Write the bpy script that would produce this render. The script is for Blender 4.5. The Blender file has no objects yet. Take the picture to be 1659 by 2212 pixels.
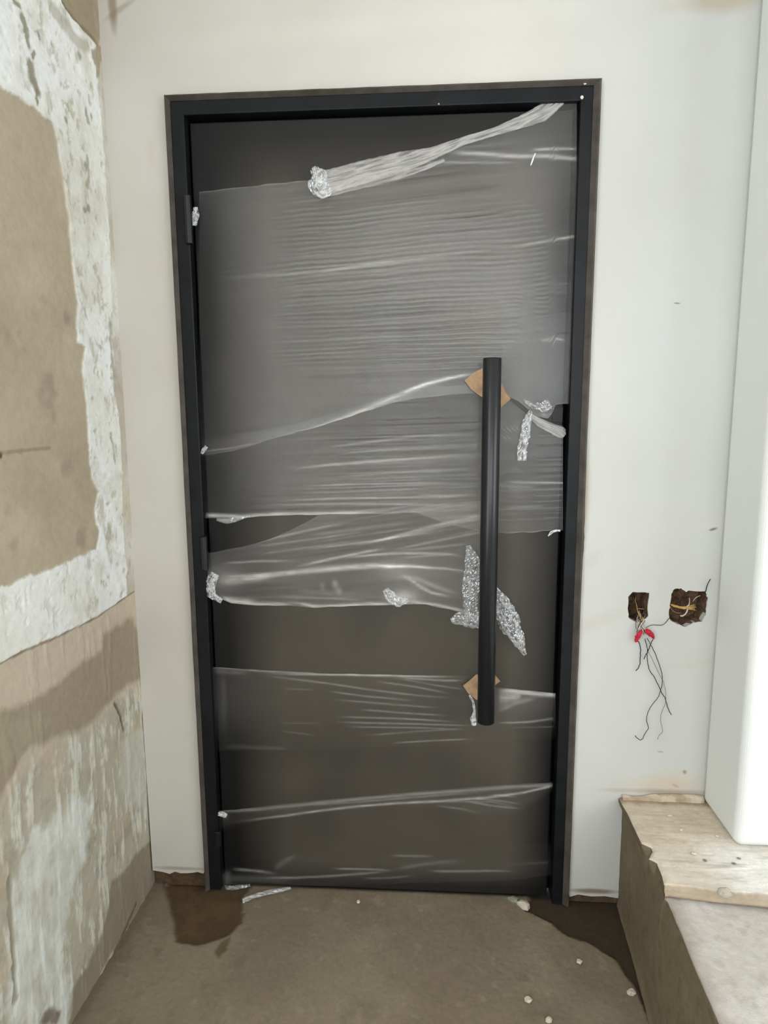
import bpy, math, random
import numpy as np
from mathutils import Vector, Matrix
from mathutils.geometry import tessellate_polygon

random.seed(7)
rng = np.random.default_rng(11)
scene = bpy.context.scene

# ------------------------------------------------------------------ camera
F = 1420.0; W0, H0 = 1659.0, 2212.0; CX, CY = 829.5, 1106.0
CAM = np.array([0.6863, -1.8294, 1.4802])
EUL = (1.41995721, 0.0061141, 0.06450657)
cd = bpy.data.cameras.new('camera'); cam = bpy.data.objects.new('camera', cd)
scene.collection.objects.link(cam); scene.camera = cam
cam.location = CAM; cam.rotation_euler = EUL
cd.sensor_fit = 'VERTICAL'; cd.sensor_height = 24.0; cd.lens = F / H0 * 24.0
cd.clip_start = 0.02; cd.clip_end = 60

# ------------------------------------------------------------------ world, lights, exposure
world = bpy.data.worlds.new('sky'); scene.world = world; world.use_nodes = True
wn = world.node_tree.nodes; wl = world.node_tree.links
wn['Background'].inputs[0].default_value = (0.925, 0.962, 1.0, 1)
wn['Background'].inputs[1].default_value = 9.0
def portal(name, loc, rot, sx, sy):
    l = bpy.data.lights.new(name, 'AREA'); l.shape = 'RECTANGLE'; l.size = sx; l.size_y = sy
    l.cycles.is_portal = True
    o = bpy.data.objects.new(name, l); scene.collection.objects.link(o)
    o.location = loc; o.rotation_euler = rot
RX1, RY1, RZ1 = 3.5, -4.3, 2.9          # room extents
WREAR = (0.0, 2.7, 1.00, 2.60)          # x0 x1 z0 z1
WRIGHT = (-3.5, -1.05, 0.75, 2.70)       # y0 y1 z0 z1
ADDED_LEFT = (-4.2, -1.45, 0.60, 2.80)  # unseen opening, added to light the return's left face
portal('rear_window_daylight', ((WREAR[0]+WREAR[1])/2, RY1-0.02, (WREAR[2]+WREAR[3])/2), (math.pi/2, 0, math.pi), WREAR[1]-WREAR[0], WREAR[3]-WREAR[2])
portal('right_window_daylight', (RX1+0.02, (WRIGHT[0]+WRIGHT[1])/2, (WRIGHT[2]+WRIGHT[3])/2), (math.pi/2, 0, math.pi/2), WRIGHT[1]-WRIGHT[0], WRIGHT[3]-WRIGHT[2])
portal('added_left_daylight', (-0.36, (ADDED_LEFT[0]+ADDED_LEFT[1])/2, (ADDED_LEFT[2]+ADDED_LEFT[3])/2), (math.pi/2, 0, -math.pi/2), ADDED_LEFT[1]-ADDED_LEFT[0], ADDED_LEFT[3]-ADDED_LEFT[2])
vs = scene.view_settings
scene.display_settings.display_device = 'sRGB'
vs.view_transform = 'Standard'; vs.look = 'None'; vs.gamma = 1.0; vs.use_curve_mapping = False
vs.exposure = -0.80

# ------------------------------------------------------------------ helpers
ROT = np.array(cam.rotation_euler.to_matrix())
def at(px, py, ax, val):
    """point of the plane {axis ax = val} seen at a photo pixel (vectorised)"""
    px = np.asarray(px, float); py = np.asarray(py, float)
    d = np.stack([(px - CX) / F, -(py - CY) / F, -np.ones_like(px)], -1) @ ROT.T
    t = (val - CAM[ax]) / d[..., ax]
    return CAM + d * t[..., None]
def srgb(r, g, b):
    f = lambda c: (c/255/12.92) if c/255 <= .04045 else ((c/255+.055)/1.055)**2.4
    return (f(r), f(g), f(b))

def vnoise(x, y, seed):
    xi = np.floor(x).astype(np.int64); yi = np.floor(y).astype(np.int64)
    fx = x - xi; fy = y - yi
    fx = fx*fx*(3-2*fx); fy = fy*fy*(3-2*fy)
    def h(a, b):
        n = (a*374761393 + b*668265263 + seed*974634777) & 0x7fffffff
        n = (n ^ (n >> 13)) * 1274126177 & 0x7fffffff
        n = (n ^ (n >> 16)) & 0xffff
        return n / 65535.0
    a = h(xi, yi); b = h(xi+1, yi); c = h(xi, yi+1); d = h(xi+1, yi+1)
    return (a*(1-fx)+b*fx)*(1-fy) + (c*(1-fx)+d*fx)*fy
def fbm(x, y, f=1.0, octv=4, seed=1, gain=.5):
    s = 0; a = 1; t = 0
    for i in range(octv):
        s = s + a*vnoise(x*f, y*f, seed+i*17); t += a; a *= gain; f *= 2.03
    return s/t*2-1                       # -1..1
def sst(a, b, x):
    t = np.clip((x-a)/(b-a+(1e-9 if b >= a else -1e-9)), 0, 1); return t*t*(3-2*t)
def sdpoly(x, y, poly):
    """signed distance, negative inside"""
    P = np.asarray(poly, float); n = len(P)
    d = np.full(x.shape, 1e9); ins = np.zeros(x.shape, bool)
    for i in range(n):
        ax, ay = P[i]; bx, by = P[(i+1) % n]
        ex, ey = bx-ax, by-ay; wx, wy = x-ax, y-ay
        t = np.clip((wx*ex+wy*ey)/(ex*ex+ey*ey+1e-12), 0, 1)
        d = np.minimum(d, np.hypot(wx-ex*t, wy-ey*t))
        c = ((ay > y) != (by > y)) & (x < (bx-ax)*(y-ay)/((by-ay) if by != ay else 1e-12)+ax)
        ins ^= c
    return np.where(ins, -d, d)
def sdseg(x, y, pts):
    d = np.full(x.shape, 1e9)
    for (ax, ay), (bx, by) in zip(pts[:-1], pts[1:]):
        ex, ey = bx-ax, by-ay; wx, wy = x-ax, y-ay
        t = np.clip((wx*ex+wy*ey)/(ex*ex+ey*ey+1e-12), 0, 1)
        d = np.minimum(d, np.hypot(wx-ex*t, wy-ey*t))
    return d

def link(o, parent=None):
    scene.collection.objects.link(o)
    if parent is not None: o.parent = parent
    return o
def mesh_obj(name, verts, faces, m, parent=None, smooth=False):
    me = bpy.data.meshes.new(name)
    me.from_pydata([tuple(map(float, v)) for v in verts], [], [tuple(map(int, f)) for f in faces])
    me.materials.append(m)
    if smooth: me.polygons.foreach_set('use_smooth', [True]*len(me.polygons))
    me.update()
    return link(bpy.data.objects.new(name, me), parent)
def tag(o, label=None, cat=None, group=None, kind=None):
    if label: o['label'] = label
    if cat: o['category'] = cat
    if group: o['group'] = group
    if kind: o['kind'] = kind
    return o
def empty(name, loc, label=None, cat=None, group=None, kind=None):
    o = bpy.data.objects.new(name, None); o.empty_display_size = .05
    link(o); o.location = loc; return tag(o, label, cat, group, kind)
def rebase(root, *objs):
    """children keep world coordinates in their meshes"""
    for o in objs:
        o.parent = root; o.matrix_parent_inverse = Matrix.Translation(-Vector(root.location))
def grid_faces(nu, nv, flip=False):
    i = np.arange(nu-1)[:, None]*nv + np.arange(nv-1)[None]
    f = np.stack([i, i+nv, i+nv+1, i+1], -1).reshape(-1, 4)
    return f[:, ::-1] if flip else f
def grid_obj(name, V, m, parent=None, flip=False, attrs=None, smooth=True, keep=None):
    """V: (nu,nv,3)"""
    nu, nv = V.shape[:2]
    fc = grid_faces(nu, nv, flip)
    if keep is not None: fc = fc[keep.reshape(-1)]
    me = bpy.data.meshes.new(name)
    me.vertices.add(nu*nv); me.vertices.foreach_set('co', V.reshape(-1).astype(np.float32))
    me.loops.add(len(fc)*4); me.loops.foreach_set('vertex_index', fc.reshape(-1).astype(np.int32))
    me.polygons.add(len(fc)); me.polygons.foreach_set('loop_start', np.arange(len(fc), dtype=np.int32)*4)
    me.polygons.foreach_set('loop_total', np.full(len(fc), 4, np.int32))
    me.update(calc_edges=True)
    me.polygons.foreach_set('use_smooth', np.full(len(fc), smooth))
    for k, a in (attrs or {}).items():
        if a.ndim == 3:
            c = me.color_attributes.new(k, 'FLOAT_COLOR', 'POINT')
            c.data.foreach_set('color', np.concatenate([a, np.ones(a.shape[:2]+(1,))], -1).reshape(-1).astype(np.float32))
        else:
            c = me.attributes.new(k, 'FLOAT', 'POINT'); c.data.foreach_set('value', a.reshape(-1).astype(np.float32))
    me.materials.append(m); me.update()
    return link(bpy.data.objects.new(name, me), parent)
def box(name, x0, x1, y0, y1, z0, z1, m, parent=None, bevel=0.0, seg=2):
    vs_ = [(x, y, z) for x in (x0, x1) for y in (y0, y1) for z in (z0, z1)]
    fs = [(0,1,3,2),(4,6,7,5),(0,4,5,1),(2,3,7,6),(0,2,6,4),(1,5,7,3)]
    o = mesh_obj(name, vs_, fs, m, parent)
    if bevel:
        b = o.modifiers.new('bevel', 'BEVEL'); b.width = bevel; b.segments = seg
    return o
def tube_data(pts, rad, ns=7, caps=True):
    P = np.asarray(pts, float); n = len(P)
    R = np.full(n, rad) if np.isscalar(rad) else np.asarray(rad, float)
    T = np.gradient(P, axis=0); T /= np.linalg.norm(T, axis=1)[:, None]+1e-12
    up = np.array([0., 1., 0.]); V = []; Fc = []
    for i in range(n):
        a = np.cross(T[i], up)
        if np.linalg.norm(a) < 1e-3: a = np.cross(T[i], [1, 0, 0])
        a /= np.linalg.norm(a); b = np.cross(T[i], a)
        for k in range(ns):
            t = 2*math.pi*k/ns
            V.append(P[i]+R[i]*(math.cos(t)*a+math.sin(t)*b))
    for i in range(n-1):
        for k in range(ns):
            Fc.append((i*ns+k, i*ns+(k+1) % ns, (i+1)*ns+(k+1) % ns, (i+1)*ns+k))
    if caps:
        Fc.append(tuple(range(ns))[::-1]); Fc.append(tuple((n-1)*ns+k for k in range(ns)))
    return V, Fc
def smooth_path(P, per=6):
    P = np.asarray(P, float); Q = np.vstack([2*P[0]-P[1], P, 2*P[-1]-P[-2]]); out = []
    for i in range(1, len(Q)-2):
        for k in range(per):
            t = k/per
            out.append(.5*((2*Q[i])+(-Q[i-1]+Q[i+1])*t+(2*Q[i-1]-5*Q[i]+4*Q[i+1]-Q[i+2])*t*t+(-Q[i-1]+3*Q[i]-3*Q[i+1]+Q[i+2])*t**3))
    out.append(Q[-2]); return np.array(out)
def prism(poly3, direction):
    """poly3: outline points, extruded along direction"""
    n = len(poly3); P = [Vector(p) for p in poly3]; D = Vector(direction)
    V = P + [p+D for p in P]
    tri = tessellate_polygon([P])
    Fc = [tuple(t) for t in tri] + [tuple(i+n for i in t[::-1]) for t in tri]
    Fc += [(i, (i+1) % n, (i+1) % n+n, i+n) for i in range(n)]
    return V, Fc

# ------------------------------------------------------------------ materials
def new_mat(name):
    m = bpy.data.materials.new(name); m.use_nodes = True
    nt = m.node_tree; p = nt.nodes['Principled BSDF']
    return m, nt, p
def N(nt, t, **kw):
    n = nt.nodes.new(t)
    for k, v in kw.items(): setattr(n, k, v)
    return n
def noise_node(nt, vec, scale, detail=4, rough=.55, dims='3D'):
    n = N(nt, 'ShaderNodeTexNoise'); n.inputs['Scale'].default_value = scale
    n.inputs['Detail'].default_value = detail; n.inputs['Roughness'].default_value = rough
    nt.links.new(vec, n.inputs['Vector']); return n.outputs['Fac']
def mapr(nt, v, a, b, c, d):
    n = N(nt, 'ShaderNodeMapRange'); n.inputs[1].default_value = a; n.inputs[2].default_value = b
    n.inputs[3].default_value = c; n.inputs[4].default_value = d; nt.links.new(v, n.inputs[0]); return n.outputs[0]
def math_(nt, op, a, b=None, c=None):
    n = N(nt, 'ShaderNodeMath', operation=op)
    for i, v in enumerate((a, b, c)):
        if v is None: continue
        if isinstance(v, (int, float)): n.inputs[i].default_value = v
        else: nt.links.new(v, n.inputs[i])
    return n.outputs[0]
def mixc(nt, f, a, b, mode='MIX'):
    n = N(nt, 'ShaderNodeMix', data_type='RGBA', blend_type=mode)
    for s, v in ((0, f), (6, a), (7, b)):
        if isinstance(v, (int, float)): n.inputs[s].default_value = v
        elif isinstance(v, tuple): n.inputs[s].default_value = (*v, 1)
        else: nt.links.new(v, n.inputs[s])
    return n.outputs[2]
def bump(nt, p, h, strength=.3, dist=.002):
    b = N(nt, 'ShaderNodeBump'); b.inputs['Strength'].default_value = strength
    b.inputs['Distance'].default_value = dist; nt.links.new(h, b.inputs['Height'])
    nt.links.new(b.outputs[0], p.inputs['Normal'])
def objvec(nt): return N(nt, 'ShaderNodeTexCoord').outputs['Object']

def mat_attr(name, grain=.12, bumps=.5, bdist=.003, rough=.92, gscale=60, spec=.2):
    m, nt, p = new_mat(name); v = objvec(nt)
    a = N(nt, 'ShaderNodeAttribute', attribute_name='Col')
    g = mapr(nt, noise_node(nt, v, gscale, 6, .65), .3, .7, 1-grain, 1+grain)
    c = mixc(nt, 1.0, a.outputs['Color'], g, 'MULTIPLY')
    nt.links.new(c, p.inputs['Base Color'])
    p.inputs['Roughness'].default_value = rough; p.inputs['Specular IOR Level'].default_value = spec
    h = math_(nt, 'ADD', noise_node(nt, v, gscale*.6, 8, .7), math_(nt, 'MULTIPLY', noise_node(nt, v, 350, 3), .25))
    bump(nt, p, h, bumps, bdist); return m
def mat_plain(name, col, rough=.8, var=.15, scale=30, bs=.3, bd=.001, spec=.3, metal=0):
    m, nt, p = new_mat(name); v = objvec(nt)
    g = mapr(nt, noise_node(nt, v, scale, 5, .6), .3, .7, 1-var, 1+var)
    c = mixc(nt, 1.0, col, g, 'MULTIPLY'); nt.links.new(c, p.inputs['Base Color'])
    p.inputs['Roughness'].default_value = rough; p.inputs['Specular IOR Level'].default_value = spec
    p.inputs['Metallic'].default_value = metal
    bump(nt, p, noise_node(nt, v, scale*3, 5), bs, bd); return m

def stain(nt, X, Z, cx, cz, rx, rz, ang, amp, nz, soft=.5):
    """soft elliptical stain mask in wall coordinates, edge broken up by noise nz"""
    ca, sa = math.cos(ang), math.sin(ang)
    dx = math_(nt, 'SUBTRACT', X, cx); dz = math_(nt, 'SUBTRACT', Z, cz)
    u = math_(nt, 'DIVIDE', math_(nt, 'ADD', math_(nt, 'MULTIPLY', dx, ca), math_(nt, 'MULTIPLY', dz, sa)), rx)
    w = math_(nt, 'DIVIDE', math_(nt, 'SUBTRACT', math_(nt, 'MULTIPLY', dz, ca), math_(nt, 'MULTIPLY', dx, sa)), rz)
    r = math_(nt, 'SQRT', math_(nt, 'ADD', math_(nt, 'MULTIPLY', u, u), math_(nt, 'MULTIPLY', w, w)))
    r = math_(nt, 'ADD', r, math_(nt, 'MULTIPLY', math_(nt, 'SUBTRACT', nz, .5), 1.2))
    return mapr(nt, r, 1-soft, 1+soft*.5, amp, 0.0)

# white finishing plaster of the door wall, with its smudges where they are
m_white, nt, p = new_mat('white_plaster')
v = objvec(nt); sx = N(nt, 'ShaderNodeSeparateXYZ'); nt.links.new(v, sx.inputs[0]); X, Z = sx.outputs[0], sx.outputs[2]
big = noise_node(nt, v, 1.6, 4, .5); mid = noise_node(nt, v, 9, 5, .6)
warm = mixc(nt, mapr(nt, big, .35, .65, 0, 1), srgb(206, 202, 193), srgb(212, 210, 202))
dimmed = mixc(nt, mapr(nt, big, .35, .65, 0, 1), srgb(194, 195, 190), srgb(200, 202, 198))
dim_ramp = math_(nt, 'ADD', X, math_(nt, 'MULTIPLY', math_(nt, 'SUBTRACT', mid, .5), .06))
col = mixc(nt, mapr(nt, dim_ramp, 0.85, 1.25, 0, 1), warm, dimmed)  # plaster greyed towards the right to offset the stronger light there
col = mixc(nt, mapr(nt, mid, .45, .75, 0, .22), col, srgb(200, 197, 186))
def wpx(px, py): q = at(px, py, 1, 0); return float(q[0]), float(q[2])
STAINS = [  # px, py, rx, rz (m), angle, colour, amount, softness
    (1560, 2, .09, .028, 0.0, (178, 165, 140), .65, .6), (1450, 12, .05, .02, 0.1, (190, 182, 165), .4, .7),
    (262, 18, .05, .008, .5, (165, 158, 135), .6, .6), (243, 10, .012, .06, .0, (150, 135, 112), .8, .5),
    (1310, 1335, .09, .022, .35, (190, 184, 174), .45, .8), (1250, 1365, .06, .02, .3, (190, 184, 174), .35, .8),
    (1505, 1435, .10, .012, .12, (196, 190, 178), .5, .8), (1580, 1405, .07, .014, .45, (190, 184, 170), .5, .8),
    (1541, 1143, .012, .004, .3, (120, 116, 108), .9, .5), (1530, 1136, .03, .008, .3, (205, 204, 198), .5, .6),
    (1462, 655, .009, .0022, -.05, (120, 118, 112), .8, .5), (1285, 1205, .03, .02, 1.0, (185, 185, 182), .4, .7),
    (1479, 1668, .006, .007, .4, (115, 105, 88), .8, .6), (1459, 1697, .012, .005, -.5, (120, 106, 88), .8, .5),
    (1427, 1624, .010, .002, -.1, (150, 142, 128), .7, .5), (1571, 1666, .008, .0018, 0, (150, 146, 135), .7, .5),
    (1460, 1690, .09, .035, .0, (206, 190, 168), .6, .8), (1400, 1700, .10, .03, .0, (200, 186, 165), .5, .9),
    (1600, 1150, .10, .02, -.5, (205, 203, 196), .45, .9), (325, 330, .012, .035, 0, (214, 196, 182), .5, .7),
    (1262, 1080, .015, .14, .0, (176, 162, 138), .55, .7), (1250, 1250, .015, .10, .0, (186, 172, 148), .45, .7),
    (1236, 1640, .012, .25, .0, (190, 176, 150), .35, .8), (1285, 1925, .08, .008, .0, (120, 105, 80), .8, .6),
    (395, 1876, .10, .006, .0, (130, 112, 88), .5, .7), (1440, 1710, .16, .008, .0, (150, 126, 100), .55, .8),  # first mark: shadow line painted along the left plaster foot
    (300, 1500, .006, .8, .02, (216, 218, 212), .5, .8), (760, 60, .5, .03, 0.05, (214, 214, 204), .4, .9),
]
for (px, py, rx, rz, an, c, am, so) in STAINS:
    cx_, cz_ = wpx(px, py)
    col = mixc(nt, stain(nt, X, Z, cx_, cz_, rx, rz, an, am, mid, so), col, srgb(*c))
nt.links.new(col, p.inputs['Base Color']); p.inputs['Roughness'].default_value = .85; p.inputs['Specular IOR Level'].default_value = .2
hh = math_(nt, 'ADD', noise_node(nt, v, 14, 5, .5), math_(nt, 'MULTIPLY', noise_node(nt, v, 220, 4, .6), .12))
bump(nt, p, hh, .35, .003)
m_return = mat_plain('lightened_return_plaster', srgb(224, 227, 223), .85, .015, 4, .2, .002)  # lifted colour stands in for light on the return's left face

m_render = mat_attr('cement_render', .07, .55, .004, gscale=45)
m_floor = mat_attr('cement_floor', .10, .45, .003, gscale=70)
m_ledge = mat_attr('rough_concrete', .10, .7, .004, gscale=55)
m_masonry = mat_plain('brown_masonry', srgb(96, 78, 58), .95, .4, 25, .9, .01)
m_cavity = mat_plain('broken_masonry', srgb(112, 88, 68), .95, .55, 40, 1.0, .012)
m_room = mat_plain('bare_plaster', (.50, .47, .42), .95, .12, 3)
m_ceiling = mat_plain('ceiling_plaster', (.55, .54, .50), .95, .08, 3)
m_frame = mat_plain('black_frame_steel', (.0085, .0098, .0115), .42, .35, 14, .25, .0008, .22)
m_strip = mat_plain('weathered_frame_edge', (.074, .064, .053), .6, .35, 18, .6, .0015, .3)
m_black = mat_plain('black_powder_coat', (.0075, .009, .011), .30, .1, 60, .12, .0003, .5)
m_dark = mat_plain('dark_gap', (.004, .004, .004), .9, .1)
m_bare = mat_plain('dark_bare_leaf', (.018, .017, .016), .5, .1)
m_card = mat_plain('brown_cardboard', srgb(182, 150, 118), .85, .14, 70, .4, .001)
m_redtape = mat_plain('red_insulating_tape', (.42, .012, .032), .45, .25, 120, .5, .001)
m_wireblack = mat_plain('black_wire', (.012, .012, .012), .5, .1)
m_wiregold = mat_plain('yellowed_string', srgb(196, 160, 96), .6, .25, 200)
m_wirewhite = mat_plain('pale_wire', srgb(214, 196, 178), .5, .2, 200)
m_wiregrey = mat_plain('grey_wire', srgb(92, 84, 80), .5, .3, 150)
m_crumb = mat_plain('white_plaster_crumb', srgb(214, 202, 184), .9, .1, 80)
m_alu = mat_plain('grey_window_metal', (.3, .3, .31), .4, .1)

# door leaf: faintly dusty dark steel, room glow and edge shade painted in
m_leaf, nt, p = new_mat('dark_steel_painted_sheen')
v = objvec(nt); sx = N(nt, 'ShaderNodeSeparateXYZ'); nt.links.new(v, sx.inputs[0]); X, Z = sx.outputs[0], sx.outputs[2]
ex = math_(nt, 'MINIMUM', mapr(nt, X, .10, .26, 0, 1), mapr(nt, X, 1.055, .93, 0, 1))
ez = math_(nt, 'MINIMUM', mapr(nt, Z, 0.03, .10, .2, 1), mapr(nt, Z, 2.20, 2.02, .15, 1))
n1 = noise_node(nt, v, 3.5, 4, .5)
painted_sheen = math_(nt, 'MULTIPLY', math_(nt, 'MULTIPLY', ex, ez), mapr(nt, n1, .3, .7, .7, 1.15))
lc = mixc(nt, math_(nt, 'MINIMUM', painted_sheen, 1.0), (.008, .008, .0085), (.078, .070, .056))
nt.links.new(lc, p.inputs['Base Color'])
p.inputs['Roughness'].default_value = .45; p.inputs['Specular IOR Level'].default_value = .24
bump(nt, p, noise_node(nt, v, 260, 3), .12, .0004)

# stretch film: clear glossy sheet, milky where it is stretched, folded or layered
def mat_film(name, rough=.32, milk=(.80, .82, .82), clear_gloss=.10):
    m, nt, p = new_mat(name)
    out = nt.nodes['Material Output']
    a = N(nt, 'ShaderNodeAttribute', attribute_name='haze')
    tr = N(nt, 'ShaderNodeBsdfTransparent'); gl = N(nt, 'ShaderNodeBsdfGlossy')
    gl.inputs['Roughness'].default_value = .22 if rough > .2 else .10; gl.inputs['Color'].default_value = (.9, .95, 1, 1)
    m1 = N(nt, 'ShaderNodeMixShader'); m1.inputs[0].default_value = clear_gloss
    nt.links.new(tr.outputs[0], m1.inputs[1]); nt.links.new(gl.outputs[0], m1.inputs[2])
    p.inputs['Base Color'].default_value = (*milk, 1); p.inputs['Roughness'].default_value = rough
    p.inputs['Specular IOR Level'].default_value = .6
    m2 = N(nt, 'ShaderNodeMixShader'); nt.links.new(a.outputs['Fac'], m2.inputs[0])
    nt.links.new(m1.outputs[0], m2.inputs[1]); nt.links.new(p.outputs[0], m2.inputs[2])
    nt.links.new(m2.outputs[0], out.inputs[0]); return m
m_film = mat_film('stretch_film', .38, (.80, .775, .735), .015)
m_crumple = mat_film('crumpled_film', .10, (.80, .82, .82), .17)

# ------------------------------------------------------------------ setting: shell
FRW, FRH = 1.1186, 2.30
LWX = -0.168
def hole_px(pts, n=3, amp=.0035, seed=3):
    """jagged closed outline on the wall surface from photo points"""
    P = at([a for a, b in pts], [b for a, b in pts], 1, 0)[:, [0, 2]]
    out = []; r = random.Random(seed)
    for i in range(len(P)):
        a, b = P[i], P[(i+1) % len(P)]
        for k in range(n):
            q = a+(b-a)*k/n
            if k: q = q+np.array([r.uniform(-amp, amp), r.uniform(-amp, amp)])
            out.append((float(q[0]), float(q[1])))
    return out
z4 = lambda pts: [(1300+a/5.267, 1200+b/5.267) for a, b in pts]
HOLE1 = hole_px(z4([(300,470),(350,415),(540,425),(525,560),(530,690),(490,725),(420,765),(370,750),(303,705),(295,600)]), 3, .0015, 4)
HOLE2 = hole_px(z4([(778,545),(790,440),(830,380),(900,372),(960,415),(1000,400),(1180,405),(1195,440),(1205,510),(1190,600),(1185,660),(1165,700),(1140,755),(1040,765),(960,812),(900,795),(860,785),(770,720),(765,620)]), 3, .002, 5)
# door opening: ragged plaster edge on the right and low down on the left
rr = random.Random(9)
DOORH = [(-.001, FRH+.0015)]
xs = np.linspace(.02, FRW-.02, 30)
DOORH += [(float(x), FRH+.0012+rr.uniform(-.0012, .0015)) for x in xs] + [(FRW+.0008, FRH+.001)]
z = FRH-.02
while z > .03:
    g = .0006
    if .98 < z < 1.36: g = .004*abs(math.sin((z-.98)*9))+.001
    if z < .98: g = .0022
    DOORH.append((FRW+g+rr.uniform(-.001, .0016), z)); z -= rr.uniform(.012, .022)
DOORH += [(FRW+.006, .022)]
wz_r = lambda x: .030+.006*math.sin(x*40)
# outer outline (plaster stops a few cm above the floor, ragged)
zr = [(float(x), .028+rr.uniform(-.005, .006)) for x in np.linspace(FRW+.03, RX1, 60)]
zl = [(float(x), .050+rr.uniform(-.006, .006)) for x in np.linspace(LWX-.004, -.01, 10)]
DL = []
z = .06
while z < FRH-.02:
    g = .0008 if z > 1.15 else .0018
    DL.append((-g-rr.uniform(-.0006, .001), z)); z += rr.uniform(.015, .03)
outer = [(LWX-.004, RZ1), (RX1, RZ1), (RX1, .028)] + zr[::-1][1:] + DOORH[::-1][0:]  # walk right base -> up right jamb -> head -> left jamb
outer += DL[::-1] + zl[::-1]
def wall_plate(name, outline, holes, y0, y1, m, parent=None):
    loops = [outline]+holes
    P = [[Vector((a, b, 0)) for a, b in L] for L in loops]
    tri = tessellate_polygon(P); flat = [q for L in loops for q in L]; n = len(flat)
    V = [(a, y0, b) for a, b in flat]+[(a, y1, b) for a, b in flat]
    Fc = []
    for t in tri:
        a, b, c = [Vector((*flat[i], 0)) for i in t]
        if (b-a).cross(c-a).z < 0: t = t[::-1]
        Fc.append((t[0], t[1], t[2]))            # front faces -y
    k = 0
    for L in loops:
        for i in range(len(L)):
            Fc.append((k+i, k+(i+1) % len(L), k+(i+1) % len(L)+n, k+i+n))
        k += len(L)
    return mesh_obj(name, V, Fc, m, parent)
wall_back = wall_plate('wall_back', outer, [HOLE1, HOLE2], 0.0, 0.022, m_white)
tag(wall_back, 'white finished plaster wall around the dark metal door', None, None, 'structure')
# masonry behind the plaster, with the box recesses cut in it
backing_holes = [HOLE1, HOLE2]
mas = wall_plate('masonry', [(LWX-.02, -.05), (-.004, -.05), (-.004, FRH+.004), (FRW+.004, FRH+.004), (FRW+.004, -.05), (RX1, -.05), (RX1, RZ1), (LWX-.02, RZ1)][::-1], backing_holes, .0225, .075, m_masonry, wall_back)
for H, sd in ((HOLE1, 3), (HOLE2, 8)):
    c = np.mean(H, 0); Q = []
    rings = 7
    for k in range(rings):
        s = 1.0 if k < 4 else (.75, .45, .12)[k-4]
        yy = (.004, .025, .05, .066, .070, .072, .071)[k]
        for i, (a, b) in enumerate(H):
            jx = (vnoise(np.array(i*.7), np.array(k*1.3), sd)-.5)*.007*(k > 0)
            Q.append((c[0]+(a-c[0])*(s*1.0)+jx, yy+(vnoise(np.array(i*.9), np.array(k*2.1), sd+9)-.5)*.012*(k > 2), c[1]+(b-c[1])*s+jx))
    n = len(H); Fc = [(k*n+i, k*n+(i+1) % n, (k+1)*n+(i+1) % n, (k+1)*n+i) for k in range(rings-1) for i in range(n)]
    Fc.append(tuple((rings-1)*n+i for i in range(n)))
    mesh_obj('wall_cavity', Q, Fc, m_cavity, wall_back)

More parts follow.
